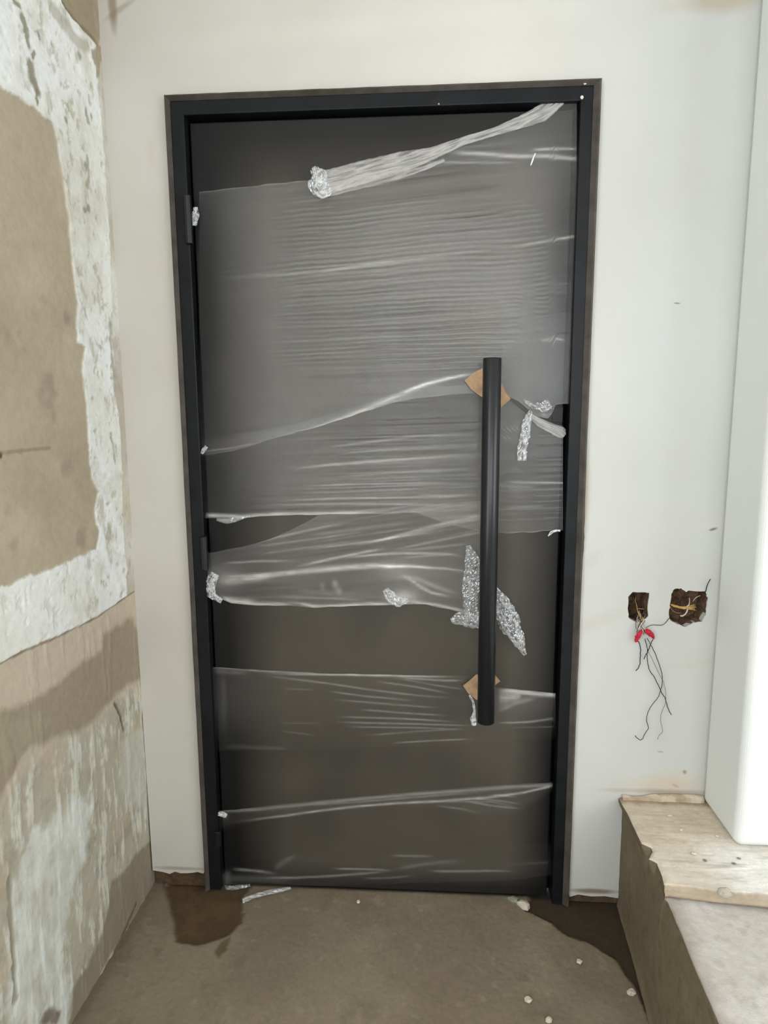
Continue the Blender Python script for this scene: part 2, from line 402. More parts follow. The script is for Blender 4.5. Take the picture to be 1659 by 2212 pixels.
# ---- left wall: cement render with patches of old white plaster
def left_wall():
    ys = np.concatenate([np.linspace(.05, -1.05, 300), np.linspace(-1.07, RY1, 110)])
    zs = np.concatenate([np.linspace(-.03, RZ1, 760)])
    Y, Zg = np.meshgrid(ys, zs, indexing='ij')
    L = lambda pts: [tuple(at(a, b, 0, LWX)[[1, 2]]) for a, b in pts]
    def msk(poly, amp=.012, soft=.004, f=22, seed=3, off=0.0):
        n = fbm(Y, Zg, f, 5, seed, .62)
        return 1-sst(-soft, soft, sdpoly(Y, Zg, poly)+n*amp+off)
    def line(pts, w, amp=.006, f=40, seed=5, soft=None):
        n = fbm(Y, Zg, f, 4, seed, .6)
        return 1-sst(w*.5, w*1.2 if soft is None else w+soft, sdseg(Y, Zg, pts)+n*amp)
    C = lambda *a: np.array(srgb(*a))
    mix = lambda col, c, m: col*(1-m[..., None])+C(*c)*m[..., None]
    n1 = fbm(Y, Zg, 3, 4, 1); n2 = fbm(Y, Zg, 14, 5, 2, .6); n3 = fbm(Y, Zg, 60, 4, 4, .65)
    ns = fbm(Y*2.2, Zg*.35, 22, 5, 8, .6)                       # vertical streaks
    white = np.ones(Y.shape)
    col = np.broadcast_to(C(238, 239, 230), Y.shape+(3,)).copy()
    col = mix(col, (247, 250, 248), sst(-.1, .5, n1+.2))
    spots = sst(.22, .50, fbm(Y, Zg, 46, 5, 12, .62)+.22*n2)     # pitted freckles
    near = sst(-.46, -.22, Y)                                    # more towards the corner
    col = mix(col, (196, 192, 172), spots*(.25+.55*near))
    col = mix(col, (214, 211, 194), sst(.0, .5, n2)*.45*near)
    col = mix(col, (176, 170, 148), sst(.18, .55, fbm(Y*1.5, Zg*.8, 24, 5, 91, .65)+.25*n1)*near*.55)
    col = mix(col, (206, 196, 176), sst(.15, .6, fbm(Y, Zg*.6, 10, 5, 92, .6))*near*.5)
    # bare render panel
    A = L([(0,190),(40,205),(80,240),(110,262),(122,300),(130,360),(140,410),(148,480),(155,560),(160,620),(166,650),(165,740),(183,750),(174,800),(185,860),(190,920),(193,1000),(198,1035),(212,1062),(206,1100),(208,1120),(215,1150),(208,1185),(190,1197),(150,1208),(120,1228),(60,1248),(0,1268)])
    A = A+[(-1.6, A[-1][1]-.05), (-1.6, A[0][1]+.1)]
    a = msk(A, .009, .003, 30, 21)
    render = np.broadcast_to(C(190, 177, 154), Y.shape+(3,)).copy()
    render = mix(render, (172, 158, 136), sst(-.1, .6, n1)*.6)
    render = mix(render, (204, 190, 166), sst(.0, .6, fbm(Y, Zg, 8, 5, 31))*.5)
    render = mix(render, (150, 140, 122), sst(.25, .7, fbm(Y, Zg, 11, 5, 33))*.6)
    crk = line(L([(0,980),(60,972),(110,968)]), .004, .004); render = mix(render, (140, 128, 110), crk*.6)
    dot = 1-sst(.004, .010, np.hypot(*(np.array([Y, Zg])-at(2, 984, 0, LWX)[[1, 2]][:, None, None]))); render = mix(render, (95, 85, 70), dot)
    col = col*(1-a[..., None])+render*a[..., None]; white = white*(1-a)
    # top corner patch of bare render with a darker lip
    B = L([(120,-60),(132,5),(150,35),(172,58),(192,82),(212,100),(216,80),(218,40),(220,-60)])
    b = msk(B, .006, .003, 30, 41); col = mix(col, (166, 153, 130), b); white *= 1-b
    lip = line(L([(122,-40),(133,4),(150,30),(170,52),(190,72),(205,88),(214,104),(222,118)]), .006, .004); col = mix(col, (138, 124, 100), lip*.85)
    st = line(L([(221,-40),(224,60),(229,95)]), .006, .003); col = mix(col, (205, 178, 150), st*.8)
    drip = msk(L([(196,108),(225,95),(227,120),(216,135),(212,168),(205,170),(204,140),(196,125)]), .008, .004, 50, 45); col = mix(col, (160, 148, 122), drip*.85)
    ol = line(L([(110,20),(128,40),(150,70),(165,90),(185,100)]), .018, .012, 30); col = mix(col, (176, 170, 148), ol*.6)
    # grey drips in the white plaster
    for pts, w in (([(28,4),(40,12)], .006), ([(46,38),(54,62),(60,98)], .010), ([(72,112),(68,122)], .006), ([(62,140),(66,165),(75,180),(78,195)], .016), ([(78,195),(76,215)], .006), ([(80,218),(78,224)], .006)):
        m = line(L(pts), w, w*.7, 45); col = mix(col, (152, 146, 124), m*.9)
    for q in ((142, 260), (183, 360), (190, 450), (182, 455), (185, 245), (83, 80), (195, 260), (170, 120)):
        c0 = at(*q, 0, LWX)[[1, 2]]; m = 1-sst(.003, .010, np.hypot(Y-c0[0], (Zg-c0[1])*.7)+.010*fbm(Y, Zg, 60, 3, 99)); col = mix(col, (132, 130, 112), m*.7)
    # bare strip beside the corner, plaster edge flaking
    zt = Zg
    w_ = np.interp(zt, [0, .3, .9, 1.35, 1.6, 1.9, 2.2, 2.5], [.05, .04, .055, .050, .055, .035, .03, .04])
    s = 1-sst(-.006, .006, -Y-w_*(.8+.3*fbm(Y*0, Zg, 5, 3, 51))-.014*fbm(Y, Zg, 25, 5, 52, .6))
    col = mix(col, (178, 163, 142), s*np.clip(.55+.5*fbm(Y*0, Zg, 4, 3, 55), .2, .95)); white *= 1-s*.8
    fl = line(L([(213,905),(236,935),(243,972)][1:]+[(246,1000)]), .006, .008); col = mix(col, (150, 130, 115), fl*.5)
    # second drippy olive line parallel to the corner
    for pts in ([(236,700),(238,760),(246,840)], [(186,340),(190,380),(186,400)], [(184,235),(188,262)]):
        col = mix(col, (165, 158, 136), line(L(pts), .008, .008, 50)*.7)
    # ---- below the joint line
    J = L([(300,1272),(210,1335),(130,1375),(60,1405),(0,1436)]); sl = (J[-1][1]-J[-2][1])/(J[-1][0]-J[-2][0])
    J2 = [(.06, J[0][1]-.0)]+J+[(-1.9, J[-1][1]+sl*(-1.9-J[-1][0])*.2)]
    low = msk([(.06, -.1)]+J2+[(-1.9, -.1)], .004, .003, 30, 61)
    lc = np.broadcast_to(C(204, 191, 170), Y.shape+(3,)).copy()
    lc = mix(lc, (208, 190, 168), sst(.1, .6, n2)*.5)
    # mottled lime-washed base
    t = sst(.55, .40, Zg+.35*Y*0+n1*.12+ns*.08)
    base = np.broadcast_to(C(190, 184, 164), Y.shape+(3,)).copy()
    base = mix(base, (168, 162, 142), sst(-.05, .5, n2+.3*ns)*.8)
    base = mix(base, (222, 222, 208), sst(.02, .35, ns+.25*n3)*.85)
    base = mix(base, (150, 144, 126), sst(.25, .6, fbm(Y*1.6, Zg*.7, 30, 5, 93, .65))*.55)
    base = mix(base, (228, 228, 216), sst(.2, .55, fbm(Y*1.8, Zg*.6, 38, 5, 94, .65))*.6)
    base = mix(base, (200, 184, 160), sst(.2, .6, fbm(Y, Zg, 9, 4, 66))*.6)
    tb = 1-sst(-.02, .05, sdpoly(Y, Zg, L([(340,1480),(270,1500),(235,1560),(150,1610),(60,1660),(0,1760),(-120,1840),(-150,2400),(200,2300),(345,1900)]))+n2*.05)
    lc = lc*(1-tb[..., None])+base*tb[..., None]
    D = L([(0,1548),(60,1515),(130,1480),(180,1432),(222,1402),(226,1370),(290,1335),(308,1380),(315,1465),(290,1478),(262,1490),(240,1520),(200,1562),(170,1582),(130,1592),(70,1615),(40,1660),(0,1740)])
    D = D+[(-1.2, D[-1][1]), (-1.2, D[0][1]+.02)]
    d = msk(D, .016, .012, 16, 71); lc = mix(lc, (160, 148, 126), d*.9)
    G = L([(0,1560),(60,1545),(110,1560),(80,1610),(40,1640),(0,1660)]); lc = mix(lc, (168, 162, 138), msk(G, .03, .03, 12, 73)*.7)
    W2 = L([(40,1890),(80,1810),(130,1760),(165,1735),(205,1740),(200,1850),(172,1900),(162,1970),(148,2050),(160,2230),(30,2230),(22,2120),(36,1990)])
    lc = mix(lc, (230, 234, 226), msk(W2, .045, .02, 18, 77)*np.clip(.75+.6*ns+.5*fbm(Y, Zg, 26, 4, 95), .15, .95))
    W3 = L([(268,1600),(320,1560),(326,1700),(316,1760),(296,1740),(262,1700)]); lc = mix(lc, (205, 204, 190), msk(W3, .03, .02, 25, 79)*.7)
    T = L([(338,1815),(345,1910),(240,2075),(175,2230),(160,2230),(165,2140),(224,2035),(240,1965),(248,1905),(280,1875),(300,1845)])
    lc = mix(lc, (146, 136, 116), msk(T, .018, .01, 20, 81)*.9)
    lc = mix(lc, (96, 84, 66), line(L([(300,1955),(283,1995),(268,2030),(255,2055)]), .008, .006)*.7)
    crk = line(L([(28,1900),(34,1990),(40,2080),(45,2160)]), .010, .006); lc = mix(lc, (150, 144, 124), crk*.8)
    ck = line(L([(252,1520),(262,1540),(272,1578)]), .006, .006); lc = mix(lc, (108, 96, 78), ck*.9)
    sp = msk(L([(95,2212),(108,2180),(125,2170),(138,2190),(132,2212)]), .012, .006, 40, 83); lc = mix(lc, (110, 90, 78), sp*.8)
    col = col*(1-low[..., None])+lc*low[..., None]
    ln = line(J2, .0035, .003, 20); col = mix(col, (128, 106, 84), ln*.75)
    # relief
    X_ = LWX + .0035*white*(1-low) + .0015*n2 + .0008*n3 + .002*low*sst(0, .5, ns) - .003*ln - .004*ck*low - .004*crk*low - .003*spots*white*(1-low)
    X_ = X_-np.interp(Zg, [0, .5, 1.4, 2.9], [.010, .006, 0, 0])-.004*np.clip(-Y, 0, 1.5)
    V = np.stack([X_, Y, Zg], -1)
    yc = (Y[1:, 1:]+Y[:-1, :-1])/2; zc = (Zg[1:, 1:]+Zg[:-1, :-1])/2
    keep = ~((yc > ADDED_LEFT[0]) & (yc < ADDED_LEFT[1]) & (zc > ADDED_LEFT[2]) & (zc < ADDED_LEFT[3]))
    return grid_obj('wall_left', V, m_render, None, flip=True, attrs={'Col': np.clip(col, 0, 1)}, keep=keep)
tag(left_wall(), 'unfinished wall of beige cement render with patches of old white plaster', None, None, 'structure')

# ---- floor
def floor():
    xs = np.concatenate([np.linspace(LWX-.03, 1.34, 420), np.linspace(1.37, RX1, 40)])
    ys = np.concatenate([np.linspace(.09, -.75, 260), np.linspace(-.78, RY1, 80)])
    Xg, Y = np.meshgrid(xs, ys, indexing='ij')
    G = lambda pts: [tuple(at(a, b, 2, 0)[[0, 1]]) for a, b in pts]
    C = lambda *a: np.array(srgb(*a)); mix = lambda col, c, m: col*(1-m[..., None])+C(*c)*m[..., None]
    n1 = fbm(Xg, Y, 4, 4, 101); n2 = fbm(Xg, Y, 18, 5, 102, .6); n3 = fbm(Xg, Y, 90, 3, 103)
    col = np.broadcast_to(C(134, 121, 102), Xg.shape+(3,)).copy()
    col = mix(col, (148, 136, 116), sst(-.1, .5, n1)*.7); col = mix(col, (118, 107, 88), sst(.1, .6, n2)*.5)
    col = mix(col, (160, 148, 130), sst(.35, .6, fbm(Xg, Y, 30, 4, 108))*.4)
    def msk(poly, amp=.010, soft=.004, f=25, seed=3): return 1-sst(-soft, soft, sdpoly(Xg, Y, poly)+fbm(Xg, Y, f, 5, seed, .6)*amp)
    S1 = G([(352,1895),(362,1935),(374,1985),(378,2030),(430,2038),(490,2018),(522,1990),(524,1935),(540,1915)])+[(.12, .09), (-.12, .09), (-.14, 0)]
    S2 = G([(1130,1960),(1180,1985),(1230,2020),(1285,2035),(1335,2075),(1375,2130),(1400,2200),(1440,2230),(1420,2100),(1345,1935)])+[(1.34, .09), (1.05, .09)]
    s1 = msk(S1, .008, .010, 30, 105); s2 = msk(S2, .010, .008, 25, 106)
    col = mix(col, (84, 68, 46), s1*.95); col = mix(col, (112, 88, 60), s1*sst(0, .5, n2)*.5)
    col = mix(col, (62, 52, 38), s2*.95)
    x5 = msk(G([(462,2055),(478,2035),(500,2020),(490,2050),(470,2070)]), .006, .006, 40, 107); col = mix(col, (98, 84, 60), x5*.8)
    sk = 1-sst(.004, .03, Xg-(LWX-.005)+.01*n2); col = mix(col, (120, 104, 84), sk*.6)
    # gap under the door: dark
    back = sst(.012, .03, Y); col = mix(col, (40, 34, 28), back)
    Zg = .0012*n2+.0006*n3+.002*n1-.007*s1-.008*s2-.0*back
    V = np.stack([Xg, Y, Zg-.002], -1)
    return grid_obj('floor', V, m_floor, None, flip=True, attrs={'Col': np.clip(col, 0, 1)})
tag(floor(), 'raw brown cement floor with darker old patches by the door', None, None, 'structure')

# ---- rest of the room behind the camera: walls with window openings, ceiling
def frame_wall(name, axis, c0, c1, a0, a1, z0, z1, o):
    """wall plate across [a0,a1] x [z0,z1] with a rectangular opening o"""
    mk = lambda a, b, zz0, zz1: (a, b, zz0, zz1)
    parts = [mk(a0, o[0], z0, z1), mk(o[1], a1, z0, z1), mk(o[0], o[1], z0, o[2]), mk(o[0], o[1], o[3], z1)]
    V = []; Fc = []
    for (a, b, q, r) in parts:
        k = len(V)
        for A_ in (a, b):
            for B_ in (c0, c1):
                for C_ in (q, r): V.append((A_, B_, C_) if axis == 'x' else (B_, A_, C_))
        Fc += [tuple(k+i for i in f) for f in [(0,1,3,2),(4,6,7,5),(0,4,5,1),(2,3,7,6),(0,2,6,4),(1,5,7,3)]]
    return mesh_obj(name, V, Fc, m_room)
tag(frame_wall('wall_rear', 'x', RY1-.16, RY1, LWX-.16, RX1+.16, -.05, RZ1, WREAR), None, None, None, 'structure')
tag(frame_wall('wall_side', 'y', RX1, RX1+.16, RY1, .2, -.05, RZ1, WRIGHT), None, None, None, 'structure')
tag(box('ceiling', LWX-.16, RX1+.16, RY1-.16, .2, RZ1, RZ1+.12, m_ceiling), None, None, None, 'structure')
for nm, ax, o, c in (('window_1', 'x', WREAR, RY1-.08), ('window_2', 'y', WRIGHT, RX1+.08), ('added_opening', 'y', ADDED_LEFT, LWX-.08)):  # the third is the added left opening
    w = empty(nm, (0, 0, 0), None, None, None, 'structure')
    a, b, q, r = o; t = .05; mid_ = (a+b)/2
    for (p0, p1, s0, s1) in ((a, a+t, q, r), (b-t, b, q, r), (mid_-t/2, mid_+t/2, q+t, r-t), (a+t, b-t, q, q+t), (a+t, b-t, r-t, r)):
        if ax == 'x': box('window_frame', p0, p1, c-.03, c+.03, s0, s1, m_alu, w)
        else: box('window_frame', c-.03, c+.03, p0, p1, s0, s1, m_alu, w)

# ---- white wall return at the right edge (stands forward of the door wall)
rx0 = 1.492; ry = -.214
o = box('wall_right', rx0, RX1, ry, -.0005, .353, RZ1, m_return, None, .022, 6)
tag(o, 'white plastered wall return standing forward at the right edge', None, None, 'structure')

# ------------------------------------------------------------------ door
door = empty('door_1', (FRW/2, 0, 0), 'dark steel pivot door in a black frame wrapped in stretch film', None, None, 'structure')
LY = .018                                   # front of the leaf
kids = []
def jamb(name, pts, m):                      # extruded profile helper: pts = list of 3D outline rings
    pass
def bar(name, x0, x1, z0, z1, yf, yb, m, bev=.0025):
    o = box(name, x0, x1, yf, yb, z0, z1, m, None, bev, 3); kids.append(o); return o
FW = .050
bar('frame_jamb', .011, FW-.003, 0.0, FRH-.012, -.006, .07, m_frame)
bar('frame_jamb', FRW-FW+.002, FRW-.017, 0.0, FRH-.012, -.006, .07, m_frame)
bar('frame_head', .011, FRW-.012, FRH-FW+.004, FRH-.010, -.005, .07, m_frame)
# sloping outer edge strips
def strip(name, p0, p1, w, inward, m, parent=None):
    p0 = np.array(p0); p1 = np.array(p1); inn = np.array(inward, float)
    n = 60; V = []
    for i in range(n+1):
        q = p0+(p1-p0)*i/n
        j = (vnoise(np.array(i*.6), np.array(3.3), 5)-.5)*.0012
        V += [q+inn*(0+j)+[0, -.0150, 0], q+inn*(w*.25)+[0, -.0155, 0], q+inn*(w+j*.5)+[0, -.0035, 0], q+inn*w+[0, .03, 0], q+[0, .03, 0]]
    Fc = [(i*5+k, i*5+(k+1) % 5, (i+1)*5+(k+1) % 5, (i+1)*5+k) for i in range(n) for k in range(5)]
    Fc += [(0, 1, 2, 3, 4), tuple(n*5+k for k in (4, 3, 2, 1, 0))]
    o = mesh_obj(name, V, Fc, m); kids.append(o); return o
strip('frame_edge', (0.0, 0, 0.0), (0.0, 0, FRH), .012, (1, 0, 0), m_strip)
strip('frame_edge', (FRW, 0, 0.0), (FRW, 0, FRH), .018, (-1, 0, 0), m_strip)
strip('frame_edge', (0.0, 0, FRH), (FRW, 0, FRH), .0115, (0, 0, -1), m_strip)
# rebate behind the gap
kids.append(box('frame_rebate', FW-.003, FRW-FW+.002, .062, .08, 0, FRH-FW+.004, m_dark))
# leaf
LX0, LX1, LZ0, LZ1 = FW+.003, FRW-FW-.010, .008, FRH-FW-.006
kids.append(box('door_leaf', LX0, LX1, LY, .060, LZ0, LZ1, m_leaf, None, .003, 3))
# hinges on the left
for hz0, hz1 in ((1.93, 2.055), (1.03, 1.13), (.155, .205)):
    V, Fc = tube_data([(FW-.004, -.007, hz0), (FW-.004, -.007, hz0+.002), (FW-.004, -.007, (hz0+hz1)/2-.001), (FW-.004, -.007, (hz0+hz1)/2+.001), (FW-.004, -.007, hz1-.002), (FW-.004, -.007, hz1)], [.008, .0105, .0105, .0105, .0105, .008], 20)
    o = mesh_obj('hinge', V, Fc, m_black, None, False); kids.append(o)
# thin dark plate added where the film hole shows bare leaf
kx = at([1193, 1222], [880, 912], 1, LY)
kids.append(box('bare_leaf_patch', kx[0][0], LX1-.001, LY-.0015, LY+.01, kx[1][2], kx[0][2], m_bare, None, .001, 2))
# pull handle
HX, HY, HR = .856, -.058, .0243
V, Fc = tube_data([(HX, HY, z) for z in (.608, .610, 1.616, 1.618)], [HR-.002, HR, HR, HR-.0015], 48)
hd = mesh_obj('door_handle', V, Fc, m_black); kids.append(hd)
for i, pl in enumerate(hd.data.polygons): pl.use_smooth = len(pl.vertices) == 4
for hz in (float(at(1063, 838, 1, -.02)[2]), float(at(1048, 1482, 1, -.02)[2])):
    V, Fc = tube_data([(HX, LY, hz), (HX, LY-.004, hz), (HX, LY-.004, hz), (HX, HY, hz)], [.017, .017, .011, .011], 20)
    s = mesh_obj('handle_standoff', V, Fc, m_black, None); s.parent = hd
# plaster flecks left on the frame corner
for (px, py, r) in ((1264, 180, .0045), (1257, 211, .0045), (948, 225, .002)):
    c = at(px, py, 1, -.007)
    n = 9; rr2 = random.Random(px)
    ring = [(c[0]+r*rr2.uniform(.6, 1.2)*math.cos(t), c[1], c[2]+r*rr2.uniform(.6, 1.2)*math.sin(t)) for t in np.linspace(0, 2*math.pi, n, endpoint=False)]
    V, Fc = prism(ring, (0, -.002, 0)); kids.append(tag(mesh_obj('plaster_fleck', V, Fc, m_crumb), 'white plaster fleck'))
rebase(door, *kids)

# ------------------------------------------------------------------ stretch film on the door
def sheet(label, top, bot, strokes=(), base=.10, y=.011, dx=9., dy=2.2, grain=.06, gper=5., slope=(-.04, -.04), ripple=.0006, fade=18, patches=(), x0=None, x1=None, edge=.35, seed=1, edgew=3.0, topfade=0, botfade=0, leftdim=.45, ribs=None):
    """film between two photo curves, laid on the plane just in front of the leaf and tucked round its edges"""
    tx, ty = zip(*top); bx, by = zip(*bot)
    a = max(min(tx), min(bx)) if x0 is None else x0; b = min(max(tx), max(bx)) if x1 is None else x1
    xs = np.linspace(a, b, int((b-a)/dx)+2)
    T = np.interp(xs, tx, ty); B = np.interp(xs, bx, by)
    nv = int(np.max(B-T)/dy)+3; s = np.linspace(0, 1, nv)
    PX = np.repeat(xs[:, None], nv, 1); PY = T[:, None]+(B-T)[:, None]*s[None]
    PY = PY + (vnoise(PX/23., PX*0, seed)-.5)*2.2*np.where((s < .001) | (s > .999), 1, 0)[None]
    sl = slope[0]+(slope[1]-slope[0])*s[None]
    q = PY-sl*(PX-a)                                       # coordinate across the stretch direction
    g = fbm(q/gper, PX/420., 1, 3, seed, .6)
    amp = .55+.6*fbm(PX/260., PY/120., 1, 3, seed+5)
    mid_ = (sst(a+.08*(b-a), a+.42*(b-a), PX)*.9+.1)*(1-.75*sst(b-.26*(b-a), b-.12*(b-a), PX))
    dist = np.minimum(PY-T[:, None], B[:, None]-PY)
    vf = np.ones(PX.shape)
    if topfade: vf = vf*sst(0, topfade, PY-T[:, None])
    if botfade: vf = vf*sst(0, botfade, B[:, None]-PY)
    lat = 1-leftdim*(1-sst(430, 720, PX+40*fbm(PX/90., PY/90., 1, 3, seed+21)))
    haze = base*(1+.30*fbm(PX/150., PY/130., 1, 3, seed+9))*lat+grain*g*amp*mid_
    rip = 0.0
    if ribs:
        per, ra, ry0, ry1, rx0_, rx1_ = ribs
        win = sst(ry0-30, ry0+40, PY)*sst(ry1+30, ry1-50, PY)*sst(rx0_-90, rx0_+90, PX)*sst(rx1_+40, rx1_-40, PX)
        ph = q/per+.8*fbm(PX/190., q/60., 1, 3, seed+31)
        wv = np.sin(2*math.pi*ph)
        rip = win*wv
        haze = haze+ra*win*(wv-.4*(wv < -.2))*(.35+.9*vnoise(PX/110., q/11., seed+33))
    haze = haze*vf
    for st in strokes:
        pts, w, k = st[0], st[1], st[2]
        d = sdseg(PX, PY, pts)
        # fade in at the ends of the stroke
        u0, u1 = pts[0][0], pts[-1][0]; tt_ = (PX-u0)/(u1-u0+1e-6)
        tap = (1.0 if u0 < a+16 else sst(-.02, .22, tt_))*(1.0 if u1 > b-16 else sst(1.02, .74, tt_))
        haze = haze+k*tap*np.exp(-(d/w)**2)*(.7+.6*vnoise(PX/14., PY/3., seed+3))
    for (cx_, cy_, rx_, ry_, k) in patches:
        haze = haze+k*np.exp(-((PX-cx_)/rx_)**2-((PY-cy_)/ry_)**2)
    haze = haze+edge*base*vf*np.exp(-(np.abs(dist)/edgew)**2)
    P = at(PX, PY, 1, y)
    P[..., 1] += .0004*rip+ripple*g*(.5 if ribs else 1.2)+.0006*fbm(PX/60., PY/40., 1, 3, seed+13)
    P[..., 1] = np.minimum(P[..., 1], LY-.002)
    hz = np.clip(haze, .004, .97)
    o = grid_obj('stretch_film', P, m_film, None, flip=False, attrs={'haze': hz})
    return tag(o, label, 'plastic wrap')

Lk = lambda *p: list(p)
seg = lambda x0, y0, x1, y1, w=1.6, k=.15: ([(x0, y0), (x1, y1)], w, k)
# (1) large upper sheet
S1 = [([(425,414),(560,398),(680,386)], 2.5, .10), ([(960,328),(1040,332),(1120,338),(1180,337),(1243,343)], 4.5, .30),
      ([(1140,325),(1180,322),(1243,321)], 3, .28), ([(880,352),(950,350),(1040,352),(1130,350)], 2.5, .15), ([(690,420),(760,408),(850,392),(910,372)], 3, .10),
      ([(460,604),(560,595),(700,588),(780,575),(880,562),(960,552),(1030,545),(1100,536)], 4, .10), ([(680,588),(780,573),(880,562)], 3, .12),
      ([(1110,533),(1170,522),(1240,512)], 3, .16), ([(1190,518),(1236,510)], 2, .15),
      ([(1165,737),(1200,732),(1225,736)], 2.5, .22), ([(900,745),(1040,735),(1180,740)], 2, .06),
      ([(540,968),(640,940),(740,905),(800,880),(850,858),(900,838),(950,822),(1000,810),(1040,806)], 4.5, .30),
      ([(860,850),(930,826),(1000,811),(1035,807)], 3.0, .40), ([(700,918),(800,880),(900,850)], 8, .08),
      seg(1085, 905, 1120, 880, 4, .05), ([(1130,868),(1150,872)], 3, .4),
      ([(1165,893),(1185,898)], 3, .2)]
for i in range(26):
    y0 = 430+i*17+rng.uniform(-5, 5); x0 = rng.uniform(540, 700); x1 = rng.uniform(980, 1180)
    sl_ = float(np.interp(y0, [420, 560, 700, 900], [-.15, -.09, -.045, -.02]))
    S1.append(seg(x0, y0-sl_*0, x1, y0+sl_*(x1-x0), rng.uniform(1.2, 2.2), rng.uniform(-.07, .09)))
sheet('wide upper sheet of clear stretch film across the dark door above the handle',
      [(412,417),(500,406),(600,396),(680,388),(760,366),(880,338),(960,322),(1050,297),(1130,266),(1190,240),(1215,224),(1246,222)],
      [(430,985),(500,975),(600,945),(700,918),(800,885),(860,868),(920,858),(1000,850),(1043,850),(1084,850),(1120,866),(1160,900),(1190,905),(1196,874),(1224,873),(1246,873)],
      S1, base=.078, grain=.10, ribs=(9.6, .032, 440, 810, 610, 1170), dy=1.7, gper=4.5, slope=(-.13, -.03), patches=[(880,560,230,170,.07),(1120,330,110,90,.035),(1090,650,90,150,.045),(700,800,250,120,.0),(430,700,45,300,-.05),(1215,600,28,320,-.04),(1190,790,80,90,.03)], seed=3, edge=.5, y=.010)
# (2) middle sheet
S2 = [([(620,1015),(700,1005),(800,997),(900,990),(1040,980)], 2.6, .26), ([(450,1113),(520,1116),(600,1111),(700,1110),(830,1106)], 4.0, .45),
      ([(650,1050),(760,1046),(880,1044),(1000,1042)], 1.8, .26), ([(600,1082),(740,1076),(880,1075),(1040,1072)], 1.8, .24),
      ([(720,1030),(850,1022),(1000,1015)], 1.8, .15), ([(640,1066),(780,1062),(930,1056)], 1.6, .14), ([(560,1090),(760,1088),(1030,1092)], 1.8, .16),
      ([(680,970),(800,955),(900,942),(1040,938)], 2.5, .14), ([(700,985),(820,972),(1040,958)], 1.8, .10), ([(560,960),(760,938),(900,930)], 6, .03),
      ([(900,1068),(960,1072),(1030,1066)], 2, .15), ([(860,1112),(960,1095),(1040,1086)], 2, .2), ([(780,1160),(900,1125),(1040,1110)], 1.8, .2), ([(700,1170),(860,1150),(1040,1112)], 1.6, .16),
      ([(1085,1041),(1150,1042),(1216,1043)], 1.6, .26), ([(1085,1052),(1160,1052)], 2, .12), ([(1088,1097),(1180,1092)], 1.8, .12), ([(1090,1152),(1150,1150),(1205,1146)], 2, .14),
      ([(1085,930),(1125,924)], 2.5, .14), ([(1085,946),(1110,945)], 2.0, .16), ([(440,975),(500,968),(560,955)], 2, .12), ([(1085,1060),(1220,1056)], 3, .05)]
for i in range(16):
    y0 = 940+i*11+rng.uniform(-3, 3); x0 = rng.uniform(600, 760)
    S2.append(seg(x0, y0+8, 1040, y0-6, rng.uniform(1.0, 1.8), rng.uniform(-.06, .10)))
sheet('middle sheet of stretch film stretched behind the upper half of the handle',
      [(435,950),(560,930),(640,915),(760,880),(850,850),(940,835),(1043,830),(1084,850),(1120,880),(1160,915),(1224,920)],
      [(435,1119),(500,1122),(560,1116),(620,1113),(760,1110),(900,1108),(960,1130),(1040,1148),(1090,1152),(1150,1150),(1190,1146),(1216,1146)],
      S2, base=.062, grain=.11, gper=3.6, topfade=14, slope=(-.04, -.03), patches=[(920,888,190,42,-.06),(440,1030,60,90,-.03),(830,1060,220,60,.04),(1200,1050,40,200,.02)], seed=23, y=.0125, edge=.3)
# (3) sheet with the bright folded hem
S3 = [([(462,1187),(520,1178),(600,1160),(700,1138),(760,1128)], 2.5, .22), ([(480,1217),(560,1212),(640,1212)], 2.4, .20),
      ([(640,1224),(730,1204),(800,1190),(840,1186)], 2.6, .36), ([(470,1245),(540,1246),(620,1238),(720,1228),(800,1222),(900,1222)], 5.5, .42), ([(470,1256),(520,1254),(600,1244)], 7, .22),
      ([(468,1284),(500,1300),(560,1305),(640,1306)], 4.5, .38), ([(475,1292),(520,1296),(560,1299)], 5, .25), ([(620,1298),(650,1304),(680,1310),(720,1309),(800,1305),(880,1305)], 3.5, .42),
      ([(880,1300),(940,1306),(980,1315),(1020,1325)], 3.5, .35), ([(780,1222),(880,1224),(960,1228),(1030,1238)], 2.5, .26), ([(740,1204),(860,1195),(960,1196),(1010,1204)], 2.5, .26),
      ([(820,1226),(880,1222),(940,1226)], 3, .3), ([(870,1240),(900,1262),(930,1280),(980,1290)], 3, .3), ([(850,1245),(900,1250),(960,1275),(1000,1285)], 5, .15), ([(620,1270),(700,1282),(800,1290),(900,1290)], 6, .06),
      ([(600,1290),(700,1292),(800,1296)], 3, .14), ([(690,1258),(698,1272)], 6, .14), ([(720,1258),(735,1280)], 6, .2), ([(840,1190),(960,1165),(1035,1150)], 2, .2), ([(760,1180),(900,1150),(1035,1120)], 2, .22),
      ([(800,1172),(940,1135),(1035,1114)], 2.5, .28), ([(640,1190),(800,1170),(980,1140)], 1.8, .14), ([(880,1190),(1030,1172)], 2, .14), ([(860,1205),(1000,1196)], 2, .14)]
for i in range(18):
    x0 = rng.uniform(520, 800); y0 = rng.uniform(1150, 1225)
    S3.append(seg(x0, y0, x0+260, y0-36, rng.uniform(1.0, 1.8), rng.uniform(-.04, .10)))
